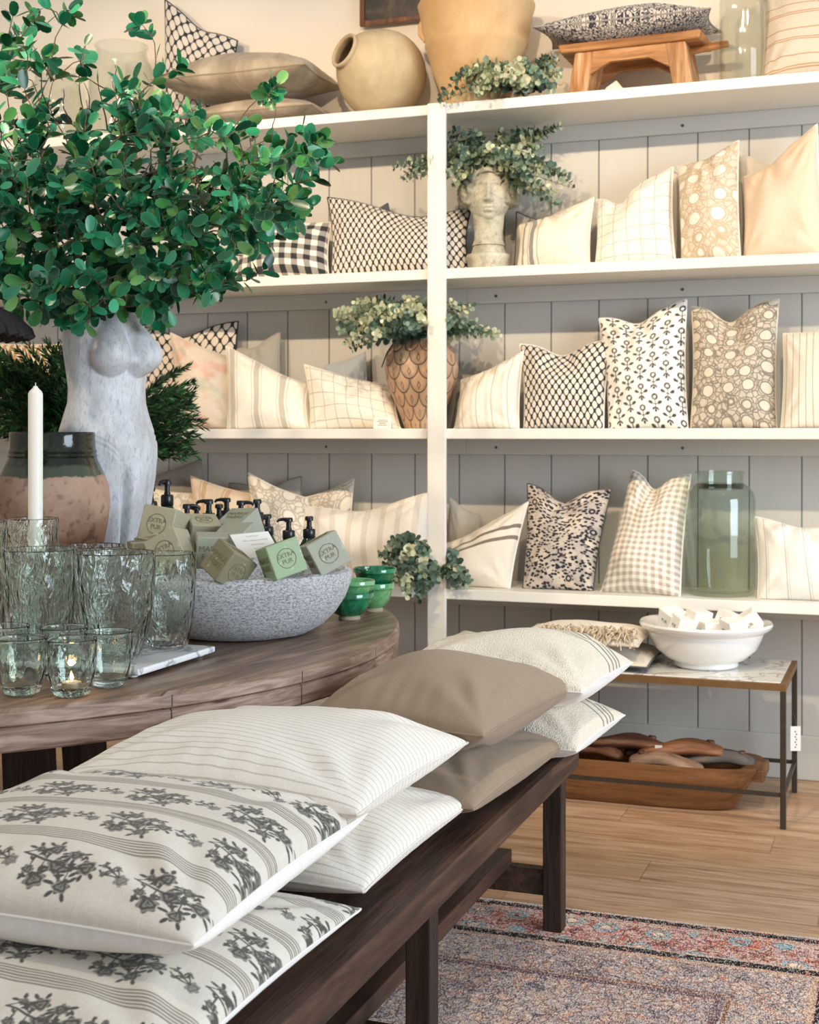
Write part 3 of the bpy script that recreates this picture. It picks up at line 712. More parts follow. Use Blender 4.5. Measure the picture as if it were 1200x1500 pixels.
# ------------------------------------------------------------------ rug
def mk_rug():
    m = M('faded_oriental_rug'); co = m.coord(); x = m.sep(co)      # origin at the rug's far right corner
    dy = m.math('MULTIPLY', x[1], -1.0); dx = m.math('MULTIPLY', x[0], -1.0)
    d = m.math('MINIMUM', dx, dy)
    v1 = m.vor(co, 9, 'F1', 'Distance', 0.35); v2 = m.vor(co, 34, 'F1', 'Distance', 0.9); e = m.vor(co, 30, 'DISTANCE_TO_EDGE')
    n = m.noise(co, 26, 6, 0.68, 0.9); big = m.noise(co, 3.2, 3)
    fld = m.ramp(n, [(0.34, hexc('2C3044')), (0.41, hexc('7F7484')), (0.46, hexc('D9C6BC')), (0.50, hexc('6C7482')), (0.55, hexc('C9917E')), (0.60, hexc('E8DACD')), (0.68, hexc('8C6470'))])
    fld = m.mix(m.math('MULTIPLY', m.step(big, 0.42, 0.62), 0.45), fld, m.mix(0.45, fld, hexc('EADFD4')))
    fld = m.mix(m.math('MULTIPLY', m.step(big, 0.46, 0.34), 0.6), fld, m.mix(0.6, fld, hexc('2E3346')))
    fld = m.mix(m.step(m.math('ABSOLUTE', m.math('SUBTRACT', v1, 0.25)), 0.045, 0.02), fld, m.mix(0.5, fld, hexc('35384C')))
    fld = m.mix(m.step(v2, 0.24, 0.16), fld, hexc('E6D8CA')); fld = m.mix(m.math('MULTIPLY', m.step(e, 0.05, 0.02), 0.75), fld, hexc('2C3042'))
    brd = m.ramp(m.noise(co, 24, 5, 0.65, 0.7), [(0.34, hexc('5E4250')), (0.43, hexc('B4766C')), (0.5, hexc('DCC8BE')), (0.57, hexc('A87C8C')), (0.64, hexc('D4886C')), (0.72, hexc('E6D6C8'))])
    brd = m.mix(m.math('MULTIPLY', m.step(m.math('ABSOLUTE', m.math('SUBTRACT', v1, 0.24)), 0.07, 0.04), 0.85), brd, hexc('8DB0B4'))
    brd = m.mix(m.step(v1, 0.13, 0.10), brd, hexc('EADFCE'))
    brd = m.mix(m.math('MULTIPLY', m.step(e, 0.06, 0.03), 0.7), brd, hexc('3E3644'))
    fld = m.mix(0.16, fld, hexc('F3E8DE')); brd = m.mix(0.12, brd, hexc('F3E8DE'))
    c = m.mix(m.step(d, 0.255, 0.25), fld, brd)
    for a, w_, col in ((0.02, 0.012, '3C3238'), (0.052, 0.005, 'C9B8A8'), (0.225, 0.014, '2E2B36'), (0.25, 0.006, 'CDB7A4'), (0.205, 0.004, 'C9B8A8'), (0.42, 0.004, '9A7A6A'), (0.44, 0.010, '7C6A6E')):
        k = m.step(m.math('ABSOLUTE', m.math('SUBTRACT', d, a)), w_+.002, w_-.001)
        k = m.math('MULTIPLY', k, m.step(v2, 0.1, 0.4) if w_ > .01 else 0.8)
        c = m.mix(k, c, hexc(col))
    wv = m.math('SINE', m.math('MULTIPLY', m.math('ADD', x[0], m.math('MULTIPLY', x[1], 1.4)), 900))
    sp = m.noise(m.mapping(co, (1, .35, 1), (0, 0, .6)), 320, 2)
    c = m.mix(m.step(sp, 0.52, 0.62), c, m.mix(0.5, c, hexc('F4EAE0'))); c = m.mix(m.step(sp, 0.46, 0.36), c, m.mix(0.45, c, hexc('23242E')))
    h = m.math('ADD', m.math('MULTIPLY', wv, 0.3), sp)
    bc_ = m.n('ShaderNodeBrightContrast'); m._in(bc_.inputs[0], c); bc_.inputs['Contrast'].default_value = .22; bc_.inputs['Bright'].default_value = .02
    hs = m.n('ShaderNodeHueSaturation'); hs.inputs['Saturation'].default_value = 1.35; m._in(hs.inputs['Color'], bc_.outputs[0])
    return m.out(hs.outputs[0], 0.95, 0, m.bump(h, 0.5, 0.003))
rug_m = mk_rug()
rg = empty('rug', (.055, 3.497, 0), 'faded oriental rug in rose, navy and cream under the long bench', 'rug')
G().box(-3.7, 0, -3.2, 0, 0.0005, .007).build('pile', rug_m, rg, False, .002)
fr = G()
rr = random.Random(8)
for k in range(740):
    x = -3.7*k/740; fr.tube([(x, 0, .004), (x+rr.uniform(-.002, .002), .007, .005), (x+rr.uniform(-.004, .004), .012+rr.uniform(0, .004), .0015)], .0016, 4)
fo = fr.build('fringe', plain('cream_cotton_fringe', hexc('D9CFC2'), .9), rg); fo['kind'] = 'stuff'
# ------------------------------------------------------------------ round table
def mk_tabletop():
    m = M('grey_brown_tabletop'); co = m.coord(); x = m.sep(co)
    a = math.radians(8)
    r = m.mapping(co, (1, 1, 1), (0, 0, a)); s = m.sep(r)
    row = m.math('FLOOR', m.math('DIVIDE', s[0], 0.16))
    g = m.noise(m.comb(m.math('MULTIPLY', s[0], 13), m.math('MULTIPLY', s[1], 1.4), m.math('MULTIPLY', row, 3.7)), 1.7, 6, 0.6, 1.2)
    f = m.noise(m.comb(m.math('MULTIPLY', s[0], 110), m.math('MULTIPLY', s[1], 5), 0.0), 1, 3)
    c = m.ramp(g, [(0.3, hexc('5A4437')), (0.48, hexc('7D6554')), (0.62, hexc('97806F')), (0.75, hexc('A79180'))])
    seam = m.bands(s[0], 0.16, [(0, .0014), (.16, .0014)], .0006)
    c = m.mix(m.math('MULTIPLY', seam, .75), c, hexc('2A1D16'))
    c = m.mix(m.math('MULTIPLY', m.step(f, .52, .7), .35), c, hexc('3F2E25'))
    return m.out(c, 0.38, 0, m.bump(m.math('SUBTRACT', f, seam), 0.15, 0.002))
def mk_rim():
    m = M('grey_brown_table_edge'); co = m.coord(); x = m.sep(co)
    an = m.math('ARCTAN2', x[1], x[0])
    g = m.noise(m.comb(m.math('MULTIPLY', an, 3.2), m.math('MULTIPLY', x[2], 22), 0.0), 2.2, 6, 0.6, 1.4)
    c = m.ramp(g, [(0.3, hexc('6B5346')), (0.48, hexc('94796A')), (0.62, hexc('AD9485')), (0.78, hexc('BBA496'))])
    j = m.math('MULTIPLY', m.bands(m.math('ADD', an, 10.0), 0.285, [(0.08, .0014)], .0006), 0.9)
    k = m.vor(m.comb(m.math('MULTIPLY', an, 2.2), m.math('MULTIPLY', x[2], 9), 3.0), 1.6, 'F1', 'Distance', 1.0)
    c = m.mix(m.math('MULTIPLY', m.step(k, .10, .03), .8), c, hexc('3A2620'))
    c = m.mix(j, c, hexc('2E201A'))
    return m.out(c, 0.5, 0, m.bump(g, 0.15, 0.003))
TCX, TCY, TR, TZ = -2.369, 2.884, 1.213, 0.76
tbl = empty('round_table', (TCX, TCY, 0), 'large round wooden table with a thick grey brown plank top', 'table')
top_m, rim_m = mk_tabletop(), mk_rim()
G().lathe([(0.0, TZ-.034), (TR-.012, TZ-.034), (TR-.004, TZ-.0335), (TR, TZ-.030), (TR, TZ-.006), (TR-.005, TZ), (0.0, TZ)], 180, caps=False).build('tabletop', top_m, tbl)
G().lathe([(TR-.10, TZ-.079), (TR-.005, TZ-.079), (TR-.0015, TZ-.075), (TR-.0015, TZ-.0385), (TR-.006, TZ-.0345), (TR-.10, TZ-.0345)], 180, caps=False).build('edge_band', rim_m, tbl)
G().lathe([(TR+.0004, TZ-.0295), (TR+.0008, TZ-.02), (TR+.0004, TZ-.007)], 180, caps=False).build('upper_edge_band', rim_m, tbl)
for a in (-22, 68, 158, 248):
    R = Matrix.Rotation(math.radians(a), 3, 'Z'); p = R @ Vector((.50, 0, 0)); q = R @ Vector((.45, 0, 0))
    g = G(); s = .046
    V = []
    for c_, z in ((p, .0073), (q, TZ-.0795)):
        for dx, dy in ((-s, -s), (s, -s), (s, s), (-s, s)): V.append(c_+R @ Vector((dx, dy, 0))+Vector((0, 0, z)))
    g.add(V, [(0, 3, 2, 1), (4, 5, 6, 7), (0, 1, 5, 4), (1, 2, 6, 5), (2, 3, 7, 6), (3, 0, 4, 7)]).build('leg', dark_wood_z, tbl, False, .004)
for a in (-22, 68):
    G().box(-.46, .46, -.04, .04, .10, .18, Matrix.Rotation(math.radians(a), 3, 'Z')).build('cross_beam', dark_wood_y, tbl, False, .003)

# ------------------------------------------------------------------ glassware
def mk_glass(name, tint, bump=0.5, scale=28, rough=0.02, stretch=0.45, thin=None):
    m = M(name); co = m.coord()
    n = m.noise(m.mapping(co, (1, 1, stretch)), scale, 2, 0.5, 0.4)
    nb = m.bump(n, bump, 0.012)
    m.out(tint, rough, 0, nb, Transmission_Weight=1.0, IOR=1.42)
    if thin is not None:                       # thin walled glass lets part of the light straight through
        tr_ = m.n('ShaderNodeBsdfTransparent'); m._in(tr_.inputs[0], tint)
        mx = m.n('ShaderNodeMixShader')
        if thin == 1:
            gl = m.n('ShaderNodeBsdfGlossy'); gl.inputs['Roughness'].default_value = rough; m._in(gl.inputs['Normal'], nb)
            fr = m.n('ShaderNodeLayerWeight'); fr.inputs[0].default_value = .5; m._in(fr.inputs['Normal'], nb)
            m._in(mx.inputs[0], m.math('MULTIPLY_ADD', m.math('POWER', fr.outputs['Facing'], 3.5), .55, .04)); m._in(mx.inputs[1], tr_.outputs[0]); m._in(mx.inputs[2], gl.outputs[0])
        else:
            m._in(mx.inputs[0], thin); m._in(mx.inputs[1], tr_.outputs[0]); m._in(mx.inputs[2], m.b.outputs[0])
        m.t.links.new(mx.outputs[0], m.t.nodes['Material Output'].inputs['Surface'])
    return m.m
ham_glass = mk_glass('hammered_recycled_glass', hexc('F4FBF6'), .75, 45)
cup_glass = mk_glass('thin_recycled_glass', hexc('F4FBF6'), .35, 34)
jar_glass = mk_glass('pale_green_jar_glass', (.925, .955, .925), .10, 12, thin=1)
clear_glass = mk_glass('clear_jar_glass', hexc('FAFBF9'), .06, 10, thin=1)
def tumbler(h, rt, rb, wall=.0035, belly=0.0):
    n = 14; P = [(0.0, 0.0), (rb*.75, 0.0)]
    for i in range(n+1):
        t = i/n; r = rb+(rt-rb)*(1-(1-t)**2.6); P.append((r+belly*math.sin(PI*t), .006+(h-.006)*t))
    Q = [(max(r-wall, 0), z) for r, z in P[2:]][::-1]
    Q[0] = (Q[0][0], h-.0008)
    P.append(((P[-1][0]+Q[0][0])/2, h+.0012))
    Q = [q for q in Q if q[1] > .016]
    return P+Q+[(rb*.8, .014), (0.0, .012)]
def glass_thing(name, label, cat, group, loc, prof, mat, seg=56, wob=.0015, seed=0, part='glass_body'):
    r = empty(name, loc, label, cat, group)
    fn = lambda p, a: Vector((p.x*(1+wob/.05*nz((p.x, p.y, p.z), 16, seed)*.3), p.y*(1+wob/.05*nz((p.x, p.y, p.z), 16, seed)*.3), p.z))
    o = G().lathe(prof, seg, caps=False, fn=fn).build(part, mat, r); return r
# marble tray
def mk_marble(name, c0='F0F1F2', c1='9FA4AB'):
    m = M(name); co = m.coord()
    n = m.noise(co, 4, 5, 0.6, 1.6)
    c = m.mix(m.step(m.math('ABSOLUTE', m.math('SUBTRACT', n, .5)), .035, .0), hexc(c0), hexc(c1))
    return m.out(m.mix(m.math('MULTIPLY', m.noise(co, 4, 3), .25), c, hexc('C9CCD2')), .18)
marble = mk_marble('white_marble')
TT = TZ+.022
tr = empty('serving_tray', (-1.83, 2.52, TZ), 'white marble serving tray under the tall hammered glasses', 'tray')
G().box(-.42, .40, -.16, .16, .0085, .022).build('slab', marble, tr, False, .004)
for fx in (-.38, .37):
    for fy in (-.135, .135):
        G().lathe([(.008, .0004), (.012, .003), (.012, .0084)], 16, (fx, fy, 0)).build('foot', marble, tr)
gt = 'tall hammered glass tumblers on the marble tray'
def onray(px, t, z):
    p = at_t(px, 700, t); return (p.x, p.y, z)
tl_ = [(58, 2.86, .060, .050, .225, 'wide hammered glass tumbler second from left on the marble tray'),
       (169, 2.82, .082, .052, .222, 'largest hammered glass tumbler, front and centre on the marble tray'),
       (246, 2.99, .062, .044, .205, 'hammered glass tumbler at the right end of the marble tray by the soap bowl'),
       (133, 3.07, .078, .052, .215, 'hammered glass tumbler standing behind the largest tumbler')]
for i, (px, t, rt, rb, h, lab) in enumerate(tl_):
    if i == 0: rt, rb = .077, .055
    glass_thing('glass_tumbler', lab, 'glass', gt, onray(px, t, TT+.0005), tumbler(h, rt, rb), ham_glass, seed=i*3.1)
glass_thing('candle_glass', 'tall hammered glass holding a white candle beside the clay jar', 'glass', 'tall hammered candle glasses', onray(47, 3.14, TT+.0005), tumbler(.272, .060, .052), ham_glass, seed=11)
glass_thing('candle_glass', 'tall hammered glass cut by the left edge of the photo', 'glass', 'tall hammered candle glasses', onray(-31, 3.02, TT+.0005), tumbler(.272, .060, .052), ham_glass, seed=13)
wax = M('ivory_wax'); wax.out(hexc('F3EEE2'), .45, Subsurface_Weight=.2, Subsurface_Radius=(.02, .015, .01)); wax = wax.m
cl = onray(52, 3.14, TT+.0130)
cn = empty('taper_candle', cl, 'tall white unlit candle standing in a hammered glass', 'candle')
ctop = at_t(52, 577, 3.14).z-cl[2]
G().lathe([(0, 0), (.0165, 0), (.0165, ctop), (.014, ctop+.006), (.007, ctop+.013), (.004, ctop+.018), (0, ctop+.0185)], 32, caps=False).build('wax', wax, cn)
G().tube([(0, 0, ctop+.0186), (.0005, 0, ctop+.026)], .0012, 6).build('wick', plain('cotton_wick', hexc('D9D2C4'), .9), cn)
gc = 'small recycled glass votive cups on the table'
for i, (px, t, lab) in enumerate(((32, 2.56, 'small glass cup second from left in the front row'), (105, 2.545, 'small glass cup in front with a lit tealight inside'),
        (159, 2.645, 'small glass cup at the right end touching the tray'), (94, 2.70, 'small glass cup standing behind the lit one'), (8, 2.72, 'small glass cup behind, at the far left edge'))):
    glass_thing('votive_cup', lab, 'glass cup', gc, onray(px, t, TZ+.0006), tumbler(.106, .047, .034, .0025), cup_glass, seed=i*2.3+20, wob=.001)
tlc = empty('tealight', onray(105, 2.545, TZ+.0135), 'lit tealight candle inside the front glass cup', 'candle')
G().lathe([(0, 0), (.018, 0), (.0185, .001), (.0185, .014), (.0178, .014), (.0178, .012), (0, .012)], 24, caps=False).build('metal_cup', plain('tealight_tin', hexc('C9C4BC'), .3, .9), tlc)
flm = M('candle_flame'); flm.out((1, .6, .25), .5, Emission_Color=(1, .62, .28, 1), Emission_Strength=7.0)
G().lathe([(0, .0145), (.0025, .018), (.0032, .022), (.002, .028), (0, .035)], 12, caps=False).build('flame', flm.m, tlc)
glow = bpy.data.lights.new('flame_light', 'POINT'); glow.energy = .35; glow.color = (1, .62, .3); glow.shadow_soft_size = .006
go = bpy.data.objects.new('flame_light', glow); COL.objects.link(go); go.parent = tlc; go.location = (0, 0, .05); go['kind'] = 'helper'

# ------------------------------------------------------------------ clay jar with glazed collar
def mk_jar():
    m = M('half_glazed_terracotta'); co = m.coord(); x = m.sep(co)
    n = m.noise(co, 9, 5, .6); s = m.noise(co, 40, 3)
    clay = m.ramp(n, [(.3, hexc('6E4231')), (.48, hexc('9A6A52')), (.62, hexc('B89079')), (.75, hexc('C8AB97'))])
    clay = m.mix(m.math('MULTIPLY', m.step(s, .56, .68), .6), clay, hexc('4A2E24'))
    hz = m.math('ADD', x[2], m.math('MULTIPLY', m.math('SUBTRACT', n, .5), .05))
    gl = m.step(hz, .378, .383)
    gz = m.ramp(n, [(.35, hexc('0E120D')), (.52, hexc('222A1F')), (.68, hexc('5A604C'))])
    band = m.math('MULTIPLY', m.step(hz, .40, .41), 1)
    gz = m.mix(band, hexc('4A5242'), gz)
    clay = m.mix(m.math('MULTIPLY', m.step(m.math('ADD', x[2], m.math('MULTIPLY', n, .30)), .26, .50), .7), clay, hexc('C2A38C'))
    clay = m.mix(m.math('MULTIPLY', m.step(s, .54, .66), .4), clay, hexc('6A4636'))
    rg_ = m.mix(gl, (.75, .75, .75), (.12, .12, .12))
    rr_ = m.sep(rg_)[0]
    return m.out(m.mix(gl, clay, gz), rr_, 0, m.bump(s, .25, .004))
jl = onray(77, 3.6, TZ)
jr = empty('clay_jar', jl, 'large terracotta jar with dark green glazed collar on the round table', 'jar')
G().lathe([(0, .0005), (.085, .0005), (.092, .006), (.108, .08), (.130, .185), (.144, .26), (.149, .315), (.146, .352), (.133, .386), (.118, .418), (.1145, .426), (.116, .431), (.113, .437), (.1145, .443), (.111, .450), (.110, .475), (.111, .488), (.108, .494), (.102, .488), (.100, .44), (.12, .39), (.135, .30), (.12, .12), (.08, .02), (0, .018)], 72, caps=False).build('jar_body', mk_jar(), jr)

# ------------------------------------------------------------------ torso vase
def mk_torso_m():
    m = M('whitewashed_stone'); co = m.coord()
    n = m.noise(m.mapping(co, (1, 1, .35)), 11, 5, .65, .8); s = m.noise(m.mapping(co, (1, 1, .28)), 130, 6, .75, .5)
    c = m.ramp(n, [(.28, hexc('A9A39B')), (.42, hexc('D3D4D6')), (.6, hexc('E6E8EC'))])
    c = m.mix(m.math('MULTIPLY', m.step(s, .50, .66), .55), c, hexc('8A91A2'))
    c = m.mix(m.math('MULTIPLY', m.step(m.noise(m.mapping(co, (1, 1, .4)), 5, 4), .5, .68), .55), c, hexc('A0968A'))
    return m.out(c, .5, 0, m.bump(s, .2, .002))
sil = [(893, 128, 204), (888, 128, 204), (884, 140, 196), (860, 139, 196), (815, 138, 199), (780, 130, 208), (740, 116, 219), (700, 101, 226), (670, 91, 228), (650, 88, 227), (630, 90, 222), (610, 96, 217), (590, 102, 213),
       (570, 102, 212), (550, 98, 214), (530, 95, 219), (510, 93, 221), (490, 93, 217), (475, 98, 211), (465, 106, 204), (456, 122, 192), (449, 138, 181), (440, 144, 177), (430, 143, 178)]
TT3 = 3.8; pm = TT3/2000
tb = onray(165, TT3, TZ)
tor = empty('torso_vase', tb, 'whitewashed female torso vase holding the leafy branches', 'vase')
yy = np.array([s_[0] for s_ in sil], float)[::-1]; LL = np.array([s_[1] for s_ in sil], float)[::-1]; RR = np.array([s_[2] for s_ in sil], float)[::-1]
nzr, sg = 230, 150
# z from the silhouette heights
ys = np.linspace(893, 430, nzr)
def smooth_interp(x, xp, fp_):
    y = np.interp(x, xp, fp_); k = np.array([1, 2, 3, 2, 1.])/9
    yp = np.pad(y, 2, mode='edge'); return np.convolve(yp, k, 'valid')
Lx = smooth_interp(ys, yy, LL); Rx = smooth_interp(ys, yy, RR)
cx = ((Lx+Rx)/2-165)*pm; hw = (Rx-Lx)/2*pm; zz = (893-ys)*pm
phi0 = math.radians(38)                    # the chest faces this far to the right of the camera
V = np.zeros((nzr, sg, 3))
A = np.arange(sg)/sg*2*PI                  # angle from the facing direction, + to her left (screen left... right of camera for negative)
for i in range(nzr):
    z = zz[i]; rel = A
    rel = (rel+PI) % (2*PI)-PI
    phz = math.radians(35+14*min(1, max(0, (z-.5)/.18)))
    w_ = hw[i]; a_, b_ = w_*1.06, w_*.84
    r = a_*b_/np.sqrt((b_*np.sin(rel))**2+(a_*np.cos(rel))**2)
    for sgn in (-1, 1):                     # breasts
        ac = sgn*math.radians(27); zc = .700; dz = z-zc
        s1 = .105 if dz > 0 else .056
        d2 = np.clip(1-((rel-ac)/.56)**2-(dz/s1)**2, 0, 1)
        ex = .75 if dz < -.02 else .75+min(1.0, (dz+.02)/.06)*.9
        r = r+(.052 if sgn > 0 else .056)*d2**ex
    r = r-.010*np.exp(-(rel/.10)**2-((z-.71)/.06)**2)
    r = r-.006*np.exp(-((rel-.22)/.045)**2-((z-.572)/.008)**2)         # navel
    r = r+.010*np.exp(-(rel/.6)**2-((z-.50)/.07)**2)                   # belly
    zc = .383
    if z < zc+.02: r = r-.030*np.exp(-(rel/.13)**2)*min(1, (zc+.02-z)/.06)*(1 if z > .03 else max(0, z/.03))
    for off in (0, .016):                    # engraved lines of the briefs
        zl = zc+.004+off+.088*(1-np.exp(-np.abs(rel)/.32))
        r = r-.0028*np.exp(-((z-zl)/.0032)**2)*(np.abs(rel) < 1.5)
    r = r-.012*np.exp(-((np.abs(rel)-PI)/.25)**2)*np.exp(-((z-.6)/.25)**2)   # spine
    r = r+.0012*np.sin(rel*5+z*30)
    dirx = np.sin(phz-rel)                  # camera right
    diry = -np.cos(phz-rel)                 # towards camera is negative depth
    V[i, :, 0] = cx[i]+r*dirx; V[i, :, 1] = r*diry; V[i, :, 2] = z
Rz = np.array([[CT, -ST, 0], [ST, CT, 0], [0, 0, 1]])
Vw = V.reshape(-1, 3) @ Rz.T
Fc = [(j*sg+i, j*sg+(i+1) % sg, (j+1)*sg+(i+1) % sg, (j+1)*sg+i) for j in range(nzr-1) for i in range(sg)]
top = V[-1].copy(); n0 = len(Vw)
ins = top.copy(); c0 = top.mean(0); ins = c0+(top-c0)*.78; ins2 = ins.copy(); ins2[:, 2] -= .05
Vw = np.vstack([Vw, ins @ Rz.T, ins2 @ Rz.T])
b1, b2, b0 = n0, n0+sg, (nzr-1)*sg
Fc += [(b0+i, b0+(i+1) % sg, b1+(i+1) % sg, b1+i) for i in range(sg)]+[(b1+i, b1+(i+1) % sg, b2+(i+1) % sg, b2+i) for i in range(sg)]
Fc += [tuple(b2+i for i in range(sg)), tuple(range(sg))[::-1]]
to_ = mesh('torso', Vw, Fc, mk_torso_m(), tor)
NECK = Vector(tb)+Vector(tuple(Rz @ np.array([cx[-1], 0, zz[-1]])))

# ------------------------------------------------------------------ plants
def leaf_mesh(name, mat, parent, centers, dirs, norms, lens, wids, cols=None, cup=0.12, rim=False, seg=8, rimc=None, shape=1.0):
    """many leaves as one mesh: each from its base centre along dir"""
    n = len(centers); C = np.array(centers); D = np.array(dirs); N = np.array(norms)
    D /= np.linalg.norm(D, axis=1)[:, None]; N = N-(N*D).sum(1)[:, None]*D; N /= np.linalg.norm(N, axis=1)[:, None]+1e-9
    S = np.cross(D, N); L = np.array(lens)[:, None]; W = np.array(wids)[:, None]
    tmpl = []                                  # (along, across, up)
    ring = []
    for k in range(seg):
        a = 2*PI*k/seg; x = .5-.5*math.cos(a); y = .5*math.sin(a)*(1-.15*shape*(x-.5)*-2)
        ring.append((x, y, cup*(abs(y)*2)**1.5*.25-.10*cup*4*(x-.5)**2))
    if rim:
        inner = [(.5+(x-.5)*.92, y*.90, z*.85) for x, y, z in ring]
        mid = [(.08, 0, 0), (.5, 0, -.02), (.9, 0, -.01)]
        tmpl = mid+inner+ring
        o1 = 3; o2 = 3+seg; F = []
        for k in range(seg): F.append((o1+(k+1) % seg, o1+k, o2+k, o2+(k+1) % seg))
        F += [(1, o1+k, o1+(k+1) % seg) for k in range(seg)]
        isr = [0, 0, 0]+[0]*seg+[1]*seg
    else:
        tmpl = [(.5, 0, -.03*cup*4)]+ring; F = [(0, 1+k, 1+(k+1) % seg) for k in range(seg)]; isr = [0]*(seg+1)
    tm = np.array(tmpl); m_ = len(tm)
    V = C[:, None, :]+D[:, None, :]*(tm[None, :, 0:1]*L[:, None, :])+S[:, None, :]*(tm[None, :, 1:2]*W[:, None, :])+N[:, None, :]*(tm[None, :, 2:3]*L[:, None, :])
    Fl = [tuple(int(q)+i*m_ for q in f) for i in range(n) for f in F]
    at = None
    if cols is not None:
        at = np.repeat(np.array(cols)[:, None, :], m_, 1)
        if rim and rimc is not None:
            at[:, np.array(isr) == 1] = at[:, np.array(isr) == 1]*.55+np.array(rimc)*.45
        at = at.reshape(-1, 3)
    return mesh(name, V.reshape(-1, 3), Fl, mat, parent, True, attr=at)
def mk_leaf(name, rough=.35, trans=.15, spec=.5):
    m = M(name); a = m.n('ShaderNodeVertexColor', layer_name='pattern').outputs[0]
    c = m.mix(m.math('MULTIPLY', m.noise(m.coord(), 60, 2), .35), a, m.mix(1.0, a, (.6, .7, .6), 'MULTIPLY'))
    return m.out(c, rough, 0, None, Subsurface_Weight=trans*.0, Specular_IOR_Level=spec)
leaf_m = mk_leaf('glossy_green_leaf', .30); euc_m = mk_leaf('matte_eucalyptus_leaf', .6, spec=.3); pine_m = mk_leaf('dark_evergreen_needle', .5)
twig_m = plain('grey_brown_twig', hexc('6A5648'), .8, 0, .3, 60); green_stem = plain('green_stem', hexc('5E6B4A'), .7)
def rnd_unit(r):
    v = Vector((r.gauss(0, 1), r.gauss(0, 1), r.gauss(0, 1))); return v.normalized()

def ficus():
    r = random.Random(12); root = NECK+Vector((0, 0, -.04))
    ob = empty('leafy_branches', tuple(NECK), 'big spray of glossy green oval leaved branches in the torso vase', 'plant')
    targets = []
    # outline of the crown, seen from the camera, as (px, py) with a weight; depth spreads around the vase
    blobs = [(150, 330, 130, 95, 110), (60, 330, 110, 110, 85), (60, 240, 100, 75, 46), (180, 220, 90, 70, 55), (285, 300, 110, 60, 75), (385, 290, 60, 70, 45), (320, 380, 80, 45, 38),
             (160, 420, 110, 38, 60), (60, 440, 60, 35, 18), (25, 150, 45, 80, 20), (110, 75, 80, 40, 7), (205, 150, 50, 40, 16), (440, 215, 40, 28, 10), (260, 415, 60, 40, 26), (-60, 300, 80, 160, 40), (330, 205, 60, 30, 14),
             (15, 40, 45, 40, 8), (290, 60, 1, 1, 0), (232, 448, 18, 20, 4), (120, 462, 35, 14, 8)]
    for (bx, by, sx, sy, k) in blobs:
        for _ in range(k):
            while True:
                a, b_ = r.uniform(-1, 1), r.uniform(-1, 1)
                if a*a+b_*b_ < 1: break
            targets.append(at_t(bx+a*sx, by+b_*sy, r.uniform(3.35, 4.0)))
    for (px, py) in ((470, 208), (478, 240), (455, 265), (448, 300), (405, 120), (392, 140), (283, 155), (262, 100), (205, 30), (235, 190), (420, 330), (300, 430), (232, 465), (105, 20), (60, 12)):
        for _ in range(2): targets.append(at_t(px+r.uniform(-6, 6), py+r.uniform(-6, 6), r.uniform(3.5, 3.8)))
    targets.sort(key=lambda p: (p-root).length)
    nodes = [root]; br = G(); ends = []
    for T_ in targets:
        dT = (T_-root).length
        best = min(nodes, key=lambda q: (q-T_).length+.42*(q-root).length+(9 if (q-root).length > dT else 0)+(0.15 if (q-T_).length < .02 else 0))
        L = (T_-best).length; d = (T_-best)/max(L, 1e-6)
        if best is root or (best-root).length < .02: start_rad = .0050
        else: start_rad = max(.0021, .0042-.004*(best-root).length)
        mid = []; kk = max(2, int(L/.035)); side = d.cross(rnd_unit(r)).normalized()
        amp = L*.12
        for i in range(kk+1):
            t = i/kk
            p = best.lerp(T_, t)+side*math.sin(PI*t)*amp+Vector((0, 0, .10*L*math.sin(PI*t)))+rnd_unit(r)*.004*(0 < t < 1)
            mid.append(p)
        br.tube(mid, [start_rad*(1-t/kk*.5) for t in range(kk+1)], 5)
        nodes += mid[1:]; ends.append((T_, (mid[-1]-mid[-2]).normalized(), mid))
    for _ in range(70):                         # bare twigs reaching to the right and up
        T_ = at_t(r.gauss(310, 60), r.gauss(255, 28), r.uniform(3.4, 3.9)) if r.random() < .75 else at_t(r.uniform(40, 220), r.uniform(60, 200), r.uniform(3.5, 3.9))
        best = min(nodes, key=lambda q: (q-T_).length+.6*(q-root).length); L = (T_-best).length; k3 = 6; side = rnd_unit(r)
        br.tube([best.lerp(T_, i/k3)+side*math.sin(PI*i/k3)*L*.1+rnd_unit(r)*.003 for i in range(k3+1)], [.0024*(1-i/k3*.6) for i in range(k3+1)], 5)
    ctr = Vector(NECK)
    br.v = [tuple(Vector(v)-ctr) for v in br.v]
    br.build('branches', twig_m, ob)
    C_, D_, N_, Ls, Ws, Co = [], [], [], [], [], []
    pal = [hexc('1A7A4E'), hexc('208A5A'), hexc('2E9B6B'), hexc('14603C'), hexc('45AC80'), hexc('4F9A4E'), hexc('125234'), hexc('74AE62')]
    for T_, d, mid in ends:
        k = r.randint(5, 7)
        for j in range(k):
            base = T_-d*r.uniform(0, .055) if j < 5 else mid[max(0, len(mid)-2-(j % 3))]
            a = j*2.4+r.uniform(-.4, .4); u = d.orthogonal().normalized(); v_ = d.cross(u)
            out = (u*math.cos(a)+v_*math.sin(a)); ld = (out*r.uniform(.7, 1.1)+d*r.uniform(.3, .9)).normalized()
            nn = (d*1.0-out*.4+Vector((ST*.5, -CT*.5, .8))*r.uniform(.3, 1.1)+rnd_unit(r)*.35)
            C_.append(tuple(base+ld*.004-ctr)); D_.append(tuple(ld)); N_.append(tuple(nn)); s = r.uniform(.033, .056); Ls.append(s); Ws.append(s*r.uniform(.52, .66))
            c = r.choice(pal); f = r.uniform(.42, .95); Co.append(tuple(q*f for q in c))
    leaf_mesh('leaves', leaf_m, ob, C_, D_, N_, Ls, Ws, Co, .16, True, 10, hexc('79B292'))
ficus()

